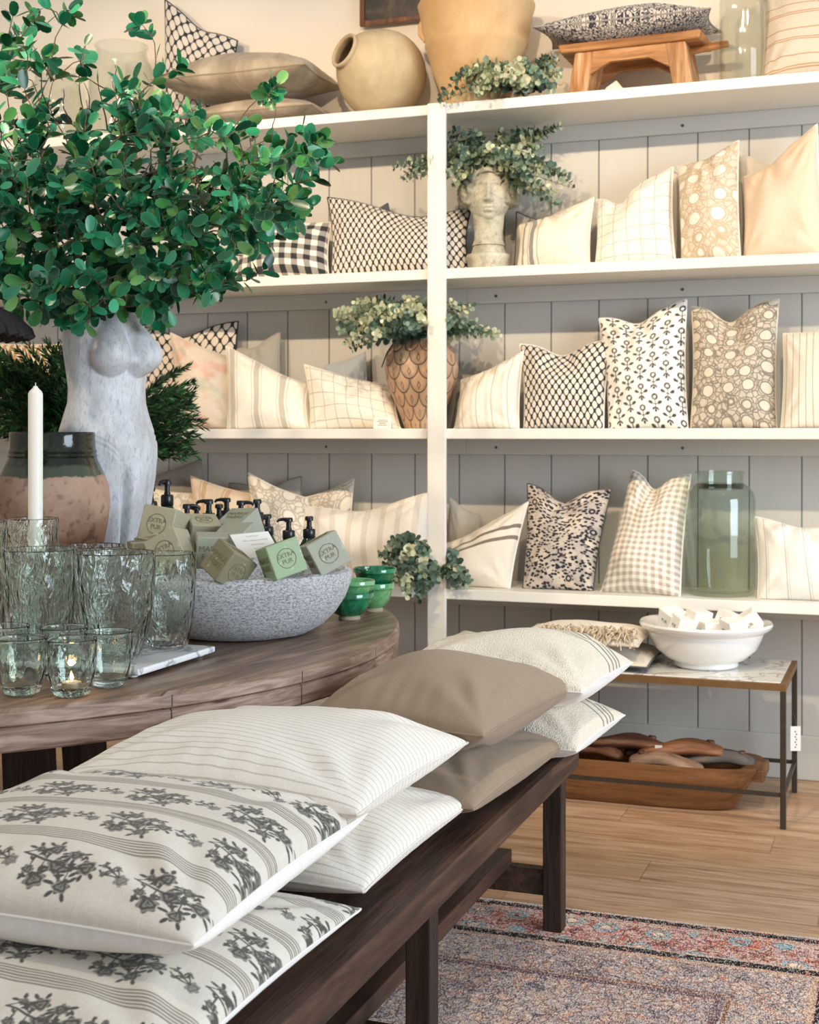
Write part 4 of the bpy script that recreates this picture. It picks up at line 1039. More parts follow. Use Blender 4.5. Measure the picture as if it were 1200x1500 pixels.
def sprigs(ob, ctr, stems, leafr, r, n_pairs=10, colA=None, colB=None, pale=.25, droop=.3):
    """stems: list of (start, end); round paired leaves shrinking towards the tip"""
    br = G(); buf = {0: [[], [], [], [], [], []], 1: [[], [], [], [], [], []]}
    for (a, b_) in stems:
        a, b_ = Vector(a), Vector(b_); L = (b_-a).length; pts = []
        side = rnd_unit(r)*L*.12; k = 9
        isp = 1 if r.random() < pale else 0
        for i in range(k+1):
            t = i/k; p = a.lerp(b_, t)+side*math.sin(PI*t)+Vector((0, 0, droop*L*.35*math.sin(PI*t))); pts.append(p)
        br.tube([p-ctr for p in pts], [.0022*(1-.6*i/k) for i in range(k+1)], 4)
        npair = max(4, int(L/.021)); ang = r.uniform(0, 3)
        for j in range(npair):
            t = .16+.84*(j+.5)/npair; f = t*k; i0 = min(int(f), k-1); p = pts[i0].lerp(pts[i0+1], f-i0); d = (pts[i0+1]-pts[i0]).normalized()
            ang += 1.57+r.uniform(-.3, .3); u = d.orthogonal().normalized(); v_ = d.cross(u)
            for sgn in (1, -1):
                out = (u*math.cos(ang)+v_*math.sin(ang))*sgn; ld = (out+d*r.uniform(.1, .6)).normalized()
                B = buf[isp]; s = leafr*(1.25-.75*t)*r.uniform(.8, 1.15)
                B[0].append(tuple(p-ctr)); B[1].append(tuple(ld)); B[2].append(tuple(d+rnd_unit(r)*.45+Vector((0, -.3, .3)))); B[3].append(s*2); B[4].append(s*1.75)
                c = r.choice(colB if isp else colA); g_ = r.uniform(.8, 1.2); B[5].append(tuple(q*g_ for q in c))
    br.build('stems', green_stem, ob)
    for q, nm in ((0, 'leaves'), (1, 'pale_leaves')):
        B = buf[q]
        if B[0]: leaf_mesh(nm, euc_m, ob, *B, .35, False, 9)
EA = [hexc('5B7466'), hexc('6F8878'), hexc('485F52'), hexc('7F9482'), hexc('3E5347'), hexc('8A9B80')]
EB = [hexc('C2C5A4'), hexc('B4BA9A'), hexc('D3D2B4'), hexc('A3AE8E')]
def euc_bunch(label, org, ends, leafr, seed, dspread=.10, pale=.3, extra=2, name='eucalyptus_bunch', droop=.3, zmax=9.0):
    r = random.Random(seed); org = Vector(org)
    ob = empty(name, tuple(org), label, 'plant', 'eucalyptus bunches along the shelves')
    st = []
    for (px, py, t) in ends:
        for k in range(extra):
            q = at_t(px+r.uniform(-7, 7)*(k > 0), py+r.uniform(-7, 7)*(k > 0), t+r.uniform(-dspread, dspread)*.5*(k > 0))
            q.y = min(q.y, WY-.05); q.z = min(q.z, zmax); st.append((org+rnd_unit(r)*.008, q))
    sprigs(ob, org, st, leafr, r, colA=EA, colB=EB, pale=pale, droop=droop)
    return ob
# ------------------------------------------------------------------ soap bowl, soaps, pump bottles, green bowls
def mk_rough_plaster():
    m = M('chalky_grey_paper_mache'); co = m.coord()
    s = m.noise(m.mapping(co, (1, 1, 1.8)), 150, 5, .7, .3); l = m.noise(m.mapping(co, (3, 3, 60)), 3, 3)
    c = m.mix(m.step(s, .36, .58), hexc('9A9BA0'), hexc('E6E6E8'))
    h = m.math('ADD', s, m.math('MULTIPLY', l, .5))
    return m.out(c, .9, 0, m.bump(h, 1.0, .006))
chalk = mk_rough_plaster()
bl = onray(352, 3.35, TZ)
bw = empty('soap_bowl', bl, 'wide shallow chalky grey bowl heaped with soap blocks on the round table', 'bowl')
fn = lambda p, a: Vector((p.x*(1+.03*nz((math.cos(a), math.sin(a), p.z*4), 1.3, 4)), p.y*(1+.03*nz((math.cos(a), math.sin(a), p.z*4), 1.3, 4)), p.z+(.010*nz((math.cos(a), math.sin(a), 0), 1.6, 9) if p.z > .09 else 0)+.0015*nz(tuple(p), 60, 1)*(p.z > .002)))
G().lathe([(0, .0005), (.14, .0005), (.165, .006), (.2, .026), (.232, .056), (.255, .09), (.268, .124), (.272, .146), (.268, .157), (.255, .160), (.243, .154), (.232, .128), (.205, .08), (.165, .045), (.10, .028), (0, .026)], 120, caps=False, fn=fn).build('bowl_body', chalk, bw)

def mk_soap(name, c):
    m = M(name); co = m.coord(); n = m.noise(co, 22, 4)
    col = m.mix(n, tuple(x*.86 for x in hexc(c)), hexc(c)); col = m.mix(m.math('MULTIPLY', m.step(m.noise(co, 60, 3), .62, .7), .4), col, hexc('D9D8C4'))
    return m.out(col, .55, 0, m.bump(n, .12, .002), Subsurface_Weight=.05, Subsurface_Radius=(.01, .01, .005))
soap_ms = {'olive': mk_soap('olive_soap', 'B2AB90'), 'green': mk_soap('green_soap', '9DB48E'), 'grey': mk_soap('grey_green_soap', 'ACAE9C'), 'dark': mk_soap('dark_olive_soap', '8E886C')}
mark_m = plain('pressed_mark_shade', hexc('7A785C'), .7)
FONT_Z = .0
def soap(label, px, py, t, roll, yaw, pitch, kind, h=.039, front='circle', top='text', group='olive oil soap blocks in the chalky bowl', loc=None, depth=None, words=('EXTRA\nPUR', 'MARIUS\nFABRE')):
    p = Vector(loc) if loc else at_t(px, py, t)
    R = Matrix.Rotation(TH+math.radians(yaw), 3, 'Z') @ Matrix.Rotation(math.radians(pitch), 3, 'X') @ Matrix.Rotation(math.radians(-roll), 3, 'Y')
    ob = empty('soap_block', tuple(p), label, 'soap', group, R.to_euler())
    d = depth or h
    G().box(-h, h, -d, d, -h, h).build('block', soap_ms[kind], ob, True, .0028, segs=2)
    def mark(face):
        g = G(); rr_ = h*.56
        g.tube([(rr_*math.cos(a*PI/16), 0, rr_*math.sin(a*PI/16)) for a in range(33)], .0010, 5, False)
        return g
    if front == 'circle':
        o = mark(0).build('pressed_ring', mark_m, ob); o.location = (0, -d-.0002, 0)
        text_mesh('pressed_lettering', words[0], h*.36, mark_m, ob, (0, -d-.0001, 0), (PI/2, 0, 0), .0007)
    elif front == 'text':
        text_mesh('pressed_lettering', words[1], h*.50, mark_m, ob, (0, -d-.0001, 0), (PI/2, 0, 0), .0007)
    if top == 'text': text_mesh('pressed_lettering', words[1], h*.44, mark_m, ob, (0, 0, h+.0001), (0, 0, 0), .0007)
    elif top == 'circle':
        o = mark(0).build('pressed_ring', mark_m, ob); o.location = (0, 0, h+.0002); o.rotation_euler = (PI/2, 0, 0)
        text_mesh('pressed_lettering', words[0], h*.36, mark_m, ob, (0, 0, h+.0001), (0, 0, 0), .0007)
    text_mesh('pressed_lettering', words[1], h*.48, mark_m, ob, (-h-.0001, 0, 0), (PI/2, 0, -PI/2), .0007)
    return ob
soap('soap block tilted upright at the top left of the heap, round stamp facing out', 240, 772, 3.36, -8, -14, -14, 'olive', .044)
soap('soap block leaning on its corner at the left behind the glass tumbler', 252, 808, 3.20, 27, -14, -8, 'olive', .042)
soap('small piece of soap block showing behind the left glass, lowest left of the heap', 212, 812, 3.33, 5, 25, 0, 'olive', .034)
soap('soap block half hidden between the two left round stamped blocks', 228, 800, 3.35, 12, -20, 8, 'olive', .034)
soap('soap block lying flat with a round stamp on top, left of the two stacked ones', 296, 781, 3.42, -3, 22, 20, 'olive', .038, 'none', 'circle')
soap('soap block with large lettering on its bluish front face in mid heap', 310, 806, 3.25, -2, 12, 6, 'grey', .038, 'text', 'none')
soap('highest soap block, lettering on its slanted top face', 353, 776, 3.44, 2, -28, 26, 'grey', .041, 'none', 'text')
soap('soap block lying flat beneath the highest one', 346, 796, 3.34, 4, -12, 16, 'grey', .040, 'none', 'none')
soap('dark soap block rolled on its edge at the front of the heap', 335, 828, 3.12, -28, 38, 22, 'dark', .039)
soap('greenest soap block, front centre, round stamp facing out', 412, 820, 3.13, 17, 24, -10, 'green', .040)
soap('pale soap block propped on the right rim, round stamp facing out', 476, 811, 3.24, 27, 17, -6, 'grey', .041)
# the written card in the heap
cardm = plain('white_card', hexc('F4F2EC'), .6, 0, .02); inkm = plain('grey_ink', hexc('6A6A6A'), .8)
c0 = at_t(375, 797, 3.20)
Rr = Matrix.Rotation(TH, 3, 'Z') @ Matrix.Rotation(math.radians(-28), 3, 'X') @ Matrix.Rotation(math.radians(-6), 3, 'Y')
cd_ = empty('written_card', tuple(c0), 'small white handwritten card tucked between the soap blocks', 'card', None, Rr.to_euler())
G().add([(-.060, 0, .030), (.030, 0, .030), (.058, 0, -.034), (-.032, 0, -.034), (-.060, .0012, .030), (.030, .0012, .030), (.058, .0012, -.034), (-.032, .0012, -.034)],
        [(0, 3, 2, 1), (4, 5, 6, 7), (0, 1, 5, 4), (1, 2, 6, 5), (2, 3, 7, 6), (3, 0, 4, 7)]).build('card', cardm, cd_, False)
g = G(); r_ = random.Random(2)
for i, (x, z, n) in enumerate(((-.022, .021, 7), (-.030, .010, 14), (-.012, -.001, 8), (-.005, -.012, 9), (.004, -.023, 6))):
    for k in range(n):
        xx = x+k*.0042; g.tube([(xx, -.0004, z+r_.uniform(0, .003)), (xx+.0012, -.0004, z-.001), (xx+.0026, -.0004, z+r_.uniform(0, .002))], .00028, 3)
g.build('handwriting', inkm, cd_)

# pump bottles
bglass = M('dark_green_bottle'); bglass.out(hexc('2C4A22'), .12, Transmission_Weight=.35, IOR=1.45)
pump_m = plain('black_pump_plastic', hexc('16181C'), .28, 0, .05, bump=0); label_m = plain('pale_bottle_label', hexc('D9D8CC'), .6, 0, .03)
def bottle_proto():
    ob = empty('pump_bottle', (0, 0, 0), 'x', 'bottle', 'green pump bottles behind the soap bowl')
    G().lathe([(0, 0), (.033, 0), (.036, .004), (.036, .185), (.034, .195), (.017, .228), (.0145, .234), (.0145, .24), (0, .24)], 32, caps=False).build('bottle_body', bglass.m, ob)
    G().lathe([(.0363, .05), (.0364, .051), (.0364, .165), (.0363, .166)], 32, caps=False).build('paper_label', label_m, ob)
    pp = G().lathe([(.0175, .228), (.019, .230), (.019, .252), (.0165, .256), (.0095, .257), (.0095, .262), (.0078, .263), (.0078, .280), (.0125, .281), (.0130, .290), (.0105, .294), (0, .295)], 24).build('pump', pump_m, ob)
    G().tube([(0, 0, .288), (-.018, 0, .289), (-.030, 0, .287), (-.036, 0, .281)], [.0065, .0055, .0045, .0035], 10).build('nozzle', pump_m, pp)
    return ob
bp_ = bottle_proto()
blist = [(221, 712, 3.98, 'green pump bottle partly behind the torso vase, leftmost', 30), (245, 702, 4.08, 'tallest looking green pump bottle right of the torso vase', 60),
         (274, 738, 3.86, 'pump bottle nearest the upper left soap block', 200), (288, 741, 4.02, 'pump bottle with nozzle left, second row behind the upper left soap block', 10), (306, 731, 3.88, 'pump bottle with its nozzle pointing left above the flat soap block', 0), (321, 738, 4.04, 'pump bottle between two taller pumps above the flat soap block', 100),
         (332, 729, 4.16, 'pump bottle at the back, nozzle turned left, near the highest soap block', 10), (353, 733, 3.92, 'pump bottle with nozzle pointing right, behind the highest soap block', 185), (377, 731, 4.05, 'pump bottle just right of the highest soap block', 90),
         (392, 753, 3.82, 'low pump bottle above the white card', 80), (423, 758, 3.70, 'pump bottle with nozzle left between card and greenest soap block', 5), (453, 756, 3.73, 'rightmost pump bottle behind the pale soap block', 95)]
for i, (px, py, t, lab, az) in enumerate(blist):
    o = bp_ if i == 0 else copy_tree(bp_)
    p = at_t(px, py, t); hh = p.z-TZ; s = hh/.295
    o.location = (p.x, p.y, TZ+.0005); o.scale = (min(s, 1.0), min(s, 1.0), s); o.rotation_euler = (0, 0, TH+math.radians(az)); o['label'] = lab

# green glazed bowls
def mk_glaze(name, a, b_, cc):
    m = M(name); co = m.coord(); n = m.noise(m.mapping(co, (1, 1, .4)), 26, 5, .6, .6)
    x = m.sep(co)
    c = m.ramp(n, [(.3, hexc(a)), (.5, hexc(b_)), (.68, hexc(cc))])
    return m.out(c, .12, 0, m.bump(n, .25, .004), Coat_Weight=.6)
em = mk_glaze('emerald_glaze', '01281A', '055236', '1F8A5C'); lg = mk_glaze('light_green_glaze', '256B3B', '4A965C', '7FBB84'); foot_m = plain('bare_clay_foot', hexc('A89A82'), .8)
def green_bowl(label, px, t, z, R_, h, m_, grp='green glazed bowls stacked at the table edge'):
    p = at_t(px, 800, t); ob = empty('glazed_bowl', (p.x, p.y, z), label, 'bowl', grp)
    fn_ = lambda q, a: Vector((q.x*(1+.02*nz((math.cos(a), math.sin(a), q.z*9), 2, px)), q.y*(1+.02*nz((math.cos(a), math.sin(a), q.z*9), 2, px)), q.z))
    G().lathe([(R_*.42, h*.14), (R_*.62, h*.22), (R_*.80, h*.48), (R_*.90, h*.72), (R_*.93, h*.78), (R_, h*.82), (R_*1.01, h*.97), (R_*.99, h), (R_*.95, h*.97), (R_*.90, h*.75), (R_*.74, h*.42), (R_*.5, h*.24), (0, h*.2)], 48, caps=False, fn=fn_).build('bowl_body', m_, ob)
    G().lathe([(R_*.30, 0.0003), (R_*.45, 0.0003), (R_*.47, h*.04), (R_*.42, h*.145), (R_*.30, h*.145)], 32).build('foot_ring', foot_m, ob)
    return ob
zb = TZ+.0003
green_bowl('light green glazed bowl at the bottom of the right stack on the table edge', 548, 3.76, zb, .056, .080, lg)
green_bowl('dark green glazed bowl on top of the right stack', 549, 3.76, zb+.058, .060, .062, em)
green_bowl('emerald glazed bowl at the bottom of the left stack beside the soap bowl', 512, 3.60, zb, .064, .072, em)
green_bowl('green glazed bowl with a lighter rim nested on top of the left stack', 517, 3.60, zb+.042, .058, .062, lg)

# ------------------------------------------------------------------ evergreen sprigs in a dark planter behind the statue
def evergreen():
    r = random.Random(33); base = Vector(onray(122, 4.3, TZ))
    pl = empty('dark_planter', tuple(base), 'dark round planter behind the torso vase holding the evergreen', 'planter')
    G().lathe([(0, .0005), (.09, .0005), (.115, .04), (.135, .16), (.13, .25), (.12, .29), (.127, .31), (.115, .31), (.11, .28), (.1, .1), (0, .1)], 40, caps=False).build('planter_body', plain('dark_planter_glaze', hexc('23221F'), .5), pl)
    org = base+Vector((0, 0, .30)); ob = empty('evergreen_sprigs', tuple(org), 'dark evergreen sprigs with fine needles behind the torso vase and clay jar', 'plant')
    br = G(); C_, D_, N_, Ls, Ws, Co = [], [], [], [], [], []
    ends = []
    for _ in range(110): ends.append((r.uniform(-60, 112), r.uniform(505, 640), r.uniform(3.95, 4.45)))
    for _ in range(34): ends.append((r.uniform(85, 135), r.uniform(500, 600), r.uniform(4.1, 4.5)))
    for _ in range(40): ends.append((r.uniform(225, 285), r.uniform(560, 665), r.uniform(4.1, 4.45)))
    ends += [(300, 618, 4.3), (296, 624, 4.2), (285, 612, 4.3), (278, 537, 4.35), (262, 545, 4.3), (292, 640, 4.2), (290, 668, 4.3), (268, 672, 4.2), (250, 655, 4.2), (282, 590, 4.3), (270, 632, 4.1), (258, 600, 4.2), (8, 520, 4.2), (40, 505, 4.3), (70, 500, 4.2)]
    pal = [hexc('1C4A24'), hexc('27602E'), hexc('12361B'), hexc('3A7038'), hexc('4C8244'), hexc('0E2A17')]
    for (px, py, t) in ends:
        e = at_t(px, py, t); a = org+rnd_unit(r)*.03; L = (e-a).length; pts = []; k = 8
        for i in range(k+1):
            s = i/k; pts.append(a.lerp(e, s)+Vector((0, 0, .16*L*math.sin(PI*s)))+rnd_unit(r)*.003)
        br.tube([q-org for q in pts], [.0025*(1-.6*i/k) for i in range(k+1)], 4)
        nn = int(L/.0036)
        for j in range(nn):
            s = .25+.75*j/nn; f = s*k; i0 = min(int(f), k-1); p = pts[i0].lerp(pts[i0+1], f-i0); d = (pts[i0+1]-pts[i0]).normalized()
            o_ = rnd_unit(r); o_ = (o_-d*o_.dot(d)).normalized(); ld = (o_*.6+d*.95).normalized()
            C_.append(tuple(p-org)); D_.append(tuple(ld)); N_.append(tuple(rnd_unit(r))); Ls.append(r.uniform(.032, .052)*(1.2-.5*s)); Ws.append(.0055); Co.append(tuple(q*r.uniform(.8, 1.3) for q in r.choice(pal)))
    br.build('stems', twig_m, ob)
    leaf_mesh('needles', pine_m, ob, C_, D_, N_, Ls, Ws, Co, 0.0, False, 4)
evergreen()

# dark ribbed shade at the left edge
def ribbed_lamp():
    c = at_t(-86, 470, 3.30); base = Vector((c.x, c.y, TZ+.0005))
    iron = plain('blackened_iron', hexc('211F1F'), .45, .3, .2, 20, .4, 40)
    ob = empty('table_lamp', tuple(base), 'dark fluted metal shade reaching in from the left edge above the evergreen', 'lamp')
    G().lathe([(0, 0), (.06, 0), (.062, .012), (.035, .03), (.018, .06), (.014, .2), (.02, .3), (.012, .42), (.012, .58), (0, .58)], 32, caps=False).build('base', iron, ob)
    zt = c.z-base.z
    fn_ = lambda p, a: Vector((p.x*(1+.022*math.cos(a*34)), p.y*(1+.022*math.cos(a*34)), p.z+.003*math.cos(a*34)))
    G().lathe([(.02, zt+.13), (.05, zt+.125), (.09, zt+.085), (.13, zt+.035), (.175, zt+.012), (.208, zt-.018), (.216, zt-.038), (.210, zt-.041), (.20, zt-.024), (.155, zt+.0), (.11, zt+.03), (.06, zt+.10), (.02, zt+.118)], 204, caps=False, fn=fn_).build('lamp_shade', iron, ob)
ribbed_lamp()
# ------------------------------------------------------------------ second shelf: stone head planter
def stone(name, a, b_, c_, rough=.85, sc=14, sp=.45):
    m = M(name); co = m.coord(); n = m.noise(co, sc, 5, .6, .5); s = m.noise(co, sc*5, 3)
    c = m.ramp(n, [(.3, hexc(a)), (.5, hexc(b_)), (.7, hexc(c_))])
    c = m.mix(m.math('MULTIPLY', m.step(s, .56, .68), sp), c, tuple(q*.6 for q in hexc(a)))
    return m.out(c, rough, 0, m.bump(s, .3, .004))
stone_m = stone('weathered_stone', '8F8B76', 'B9B4A0', 'D2CDBB')
hx = at_d(716, 388, .20); hz0 = SHZ[2]
hp = empty('head_planter', (hx.x, hx.y, hz0), 'weathered stone planter shaped as a classical female head on the second shelf', 'planter', None, (0, 0, math.radians(16)))
G().lathe([(0, .0004), (.074, .0004), (.078, .006), (.080, .04), (.084, .046), (.086, .056), (.082, .064), (.066, .068), (.064, .075), (.058, .095), (.055, .10), (0, .10)], 48, caps=False).build('pedestal', stone_m, hp)
G().lathe([(.062, .098), (.054, .12), (.053, .15), (.056, .18), (.060, .215)], 40, fn=lambda p, a: Vector((p.x, p.y*.95-.004, p.z))).build('neck', stone_m, hp)
HCZ = .285
nt, nf = 110, 130
Vh = []
for i in range(nt+1):
    ph = -PI/2+PI*i/nt
    for j in range(nf):
        th = 2*PI*j/nf
        x = math.cos(ph)*math.sin(th); y = -math.cos(ph)*math.cos(th); z = math.sin(ph)
        X, Y, Z = x*.089, y*.096, z*.122
        if Z < 0: k_ = (-Z/.12); X *= 1-.34*k_**1.3; Y = Y*(1-.20*k_**2)+(.014*k_ if y > 0 else 0)*-1
        d = 0.0
        if y < .1:
            fr_ = max(0, min(1, (-y+.1)/.4)); G_ = lambda cx_, cz_, sx_, sz_: math.exp(-((X-cx_)/sx_)**2-((Z-cz_)/sz_)**2)
            t_ = (Z+.030)/.066
            if -.15 < t_ < 1.1:
                w_ = .0075+.0055*(1-max(0, min(1, t_))); prof = (1-max(0, t_))*.024+.008
                if t_ < 0: prof *= max(0, 1+t_/.15)
                d += prof*math.exp(-(X/w_)**2)
            d += .007*(G_(.014, -.027, .006, .007)+G_(-.014, -.027, .006, .007))
            d += .0055*(G_(.030, .040, .020, .0065)+G_(-.030, .040, .020, .0065))
            d -= .0165*(G_(.030, .020, .0150, .0110)+G_(-.030, .020, .0150, .0110))
            d += .0100*(G_(.030, .018, .0100, .0060)+G_(-.030, .018, .0100, .0060))
            d += .0030*(G_(.030, .0245, .012, .0018)+G_(-.030, .0245, .012, .0018)+G_(.030, .0115, .011, .0018)+G_(-.030, .0115, .011, .0018))
            d += .005*(G_(.040, -.02, .020, .02)+G_(-.040, -.02, .020, .02))
            d += .0075*(G_(0, -.051, .016, .0045)+G_(0, -.063, .0135, .005)) - .0040*G_(0, -.0565, .018, .0020)
            d -= .004*G_(0, -.073, .014, .005)
            d += .008*G_(0, -.092, .018, .014)
            Y -= d*fr_
        Vh.append((X, Y, Z+HCZ))
Fh = [(i*nf+j, i*nf+(j+1) % nf, (i+1)*nf+(j+1) % nf, (i+1)*nf+j) for i in range(nt) for j in range(nf)]
mesh('head', Vh, Fh, stone_m, hp)
rr = random.Random(4); g = G()
Vr = []
nt2, nf2 = 90, 120
for i in range(nt2+1):
    ph = -PI/2+PI*i/nt2
    for j in range(nf2):
        th = 2*PI*j/nf2; x = math.cos(ph)*math.sin(th); y = -math.cos(ph)*math.cos(th); z = math.sin(ph)
        X, Y, Z = x*.114, y*.108+.012, z*.122+.012
        wv = .005*math.sin(th*15+z*9+2.5*nz((x, y, z), 2.5))+.004*nz((x, y, z), 12)
        # the face opening: sink the cap inside the head there
        fx, fz = X/.078, (Z-.002)/.086
        face = max(0, 1-max(0, (fx*fx+fz*fz)-.55)/.35) if y < 0.1 else 0
        low = max(0, min(1, (-Z-.035)/.03))
        k_ = 1-.42*max(face, low)
        e = 1+wv/.1
        Vr.append((X*k_*e, (Y-.012)*k_*e+.012, Z*k_*e+HCZ))
Fr = [(i*nf2+j, i*nf2+(j+1) % nf2, (i+1)*nf2+(j+1) % nf2, (i+1)*nf2+j) for i in range(nt2) for j in range(nf2)]
mesh('hair', Vr, Fr, stone('weathered_stone_hair', '6E6B58', '969280', 'B5B09C'), hp)
G().tube([(.086*math.sin(a), -.086*math.cos(a)+.004, HCZ+.075+.012*math.cos(a*3)) for a in [k*PI/20-PI/2 for k in range(21)]], .009, 8).build('headband', stone_m, hp)
ht = Vector((hx.x, hx.y, hz0+HCZ+.10))
euc_bunch('eucalyptus bunch crowning the stone head planter with cream and green leaves', ht,
    [(600, 258, 5.02), (585, 262, 5.05), (575, 245, 5.0), (610, 248, 5.1), (625, 236, 5.1), (665, 172, 5.15), (690, 168, 5.15), (700, 195, 5.05), (735, 180, 5.2), (760, 190, 5.15), (790, 180, 5.2), (822, 184, 5.1), (805, 195, 5.15), (795, 215, 5.0), (782, 228, 4.95),
     (800, 245, 5.0), (835, 262, 5.0), (842, 275, 4.98), (812, 285, 4.95), (815, 300, 4.95), (775, 262, 4.95), (760, 248, 4.95), (670, 215, 5.0), (660, 250, 5.0), (665, 272, 5.0), (680, 230, 4.95), (720, 215, 4.95), (745, 225, 4.93), (640, 200, 5.15)], .0175, 5, pale=.38, extra=2, zmax=2.40)

# third shelf: scale patterned vase, its eucalyptus and the card
def mk_scales():
    m = M('incised_scale_clay'); co = m.coord(); x = m.sep(co)
    an = m.math('DIVIDE', m.math('ADD', m.math('ARCTAN2', x[1], x[0]), PI), 2*PI/12)
    ph = .052
    acc = None; dia = None
    row = m.math('DIVIDE', m.math('SUBTRACT', .34, x[2]), ph)
    def layer(off, roff):
        rr_ = m.math('ADD', row, roff); ri = m.math('FLOOR', rr_)
        odd = m.math('MULTIPLY', m.math('MODULO', m.math('ABSOLUTE', m.math('SUBTRACT', ri, roff)), 2.0), .5)
        u = m.math('SUBTRACT', m.math('FRACT', m.math('ADD', an, odd)), .5); v = m.math('FRACT', rr_)
        return u, v
    u, v = layer(0, 20)
    rad = m.math('SQRT', m.math('ADD', m.math('POWER', m.math('MULTIPLY', u, 1.0), 2), m.math('POWER', m.math('MULTIPLY', v, .52), 2)))
    ln = m.step(m.math('ABSOLUTE', m.math('SUBTRACT', rad, .49)), .045, .02)
    ln2 = m.step(m.math('ABSOLUTE', m.math('SUBTRACT', rad, .40)), .02, .008)
    dm = m.math('ADD', m.math('MULTIPLY', m.math('ABSOLUTE', u), 3.0), m.math('ABSOLUTE', m.math('SUBTRACT', v, .42)))
    dl = m.step(m.math('ABSOLUTE', m.math('SUBTRACT', dm, .26)), .09, .04)
    k = m.math('MAXIMUM', ln, m.math('MAXIMUM', dl, m.math('MULTIPLY', ln2, .4)))
    k = m.math('MULTIPLY', k, m.step(x[2], .345, .335))
    n = m.noise(co, 9, 4)
    c = m.mix(n, hexc('B08A6C'), hexc('D5B596'))
    c = m.mix(m.math('MULTIPLY', k, .8), c, hexc('453A36'))
    return m.out(c, .7, 0, m.bump(m.math('SUBTRACT', 1.0, k), .5, .004))
vx = at_d(618, 628, .20); z3 = SHZ[3]
vs = empty('scale_vase', (vx.x, vx.y, z3), 'round clay vase incised with fish scale pattern on the third shelf behind the upright', 'vase', None, (0, 0, .25))
G().lathe([(0, .0004), (.062, .0004), (.066, .005), (.082, .05), (.112, .12), (.136, .19), (.142, .235), (.134, .285), (.108, .325), (.084, .342), (.078, .348), (.080, .356), (.083, .366), (.079, .372), (.071, .366), (.07, .34), (.12, .26), (.11, .12), (.06, .02), (0, .02)], 72, caps=False).build('vase_body', mk_scales(), vs)
G().tube([(-.079, -.01, .355), (-.10, -.03, .335), (-.128, -.05, .29), (-.150, -.035, .235)], .0025, 6).build('dark_cord', black := plain('dark_cord', hexc('2A2826'), .8), vs)
vt = Vector((vx.x, vx.y, z3+.35))
euc_bunch('eucalyptus bunch in the scale patterned vase spreading across the upright', vt,
    [(490, 465, 4.98), (497, 478, 5.0), (505, 505, 4.98), (512, 512, 5.0), (520, 450, 5.05), (515, 425, 5.25), (545, 425, 5.25), (535, 440, 5.2), (530, 470, 4.95), (545, 480, 4.92), (555, 495, 4.92), (560, 470, 4.9), (575, 450, 5.0), (595, 425, 5.15), (610, 420, 5.1), (590, 450, 4.95), (600, 478, 4.92), (615, 462, 4.95),
     (650, 440, 5.15), (670, 445, 5.1), (690, 450, 5.1), (660, 470, 5.0), (680, 470, 5.05), (700, 485, 5.0), (722, 495, 5.0), (728, 490, 5.02), (570, 482, 4.9), (640, 480, 5.1), (545, 460, 5.0), (625, 440, 5.1)], .0175, 7, pale=.3, extra=2, zmax=1.76)
pc = at_d(560, 628, .335)
pcard = empty('price_card', (pc.x, pc.y, z3), 'small cream printed card standing in front of the windowpane cushion', 'card', None, (0, 0, TH*.4))
G().add([(-.034, 0, .0005), (.034, 0, .0005), (.034, .012, .042), (-.034, .012, .042), (-.034, .002, .0005), (.034, .002, .0005), (.034, .014, .042), (-.034, .014, .042), (-.034, .028, .0005), (.034, .028, .0005), (.034, .026, .0005), (-.034, .026, .0005)],
        [(0, 1, 2, 3), (4, 7, 6, 5), (3, 2, 6, 7), (0, 3, 7, 4), (1, 5, 6, 2), (0, 4, 5, 1), (3, 2, 9, 8), (7, 11, 10, 6)]).build('card', plain('cream_card', hexc('EFE8DA'), .6), pcard, False)
g = G()
for z_, w_ in ((.031, .018), (.025, .022), (.019, .014), (.012, .019)): g.box(-w_, w_, z_*.29-.0006, z_*.29-.0001, z_, z_+.0022)
g.build('printed_lines', inkm, pcard, False)
# eucalyptus lying on the lowest shelf around the upright
eb = at_d(618, 862, .24); eb.z = SHL[4]+.035
euc_bunch('eucalyptus bunch lying on the lowest shelf and spilling past the upright', eb,
    [(552, 838, 4.9), (560, 815, 5.0), (575, 800, 5.0), (590, 793, 5.0), (610, 795, 4.98), (625, 805, 4.98), (575, 850, 4.88), (590, 858, 4.86), (600, 872, 4.84), (612, 880, 4.84), (622, 868, 4.86), (605, 835, 4.9), (620, 845, 4.9), (660, 825, 5.0), (672, 838, 4.98), (688, 848, 4.96), (682, 856, 4.95), (660, 850, 4.96), (585, 825, 4.92), (640, 850, 4.95), (668, 858, 4.95)], .0175, 9, pale=.15, extra=3, droop=.5, dspread=.06)

# ------------------------------------------------------------------ top shelf
clay_m = stone('buff_clay', 'B09A78', 'C9B491', 'D8C5A6', .8, 4, .15)
terr_m = stone('honey_terracotta', 'BE9766', 'D2AE7E', 'DFC296', .8, 3, .12)
z1 = SHL[1]
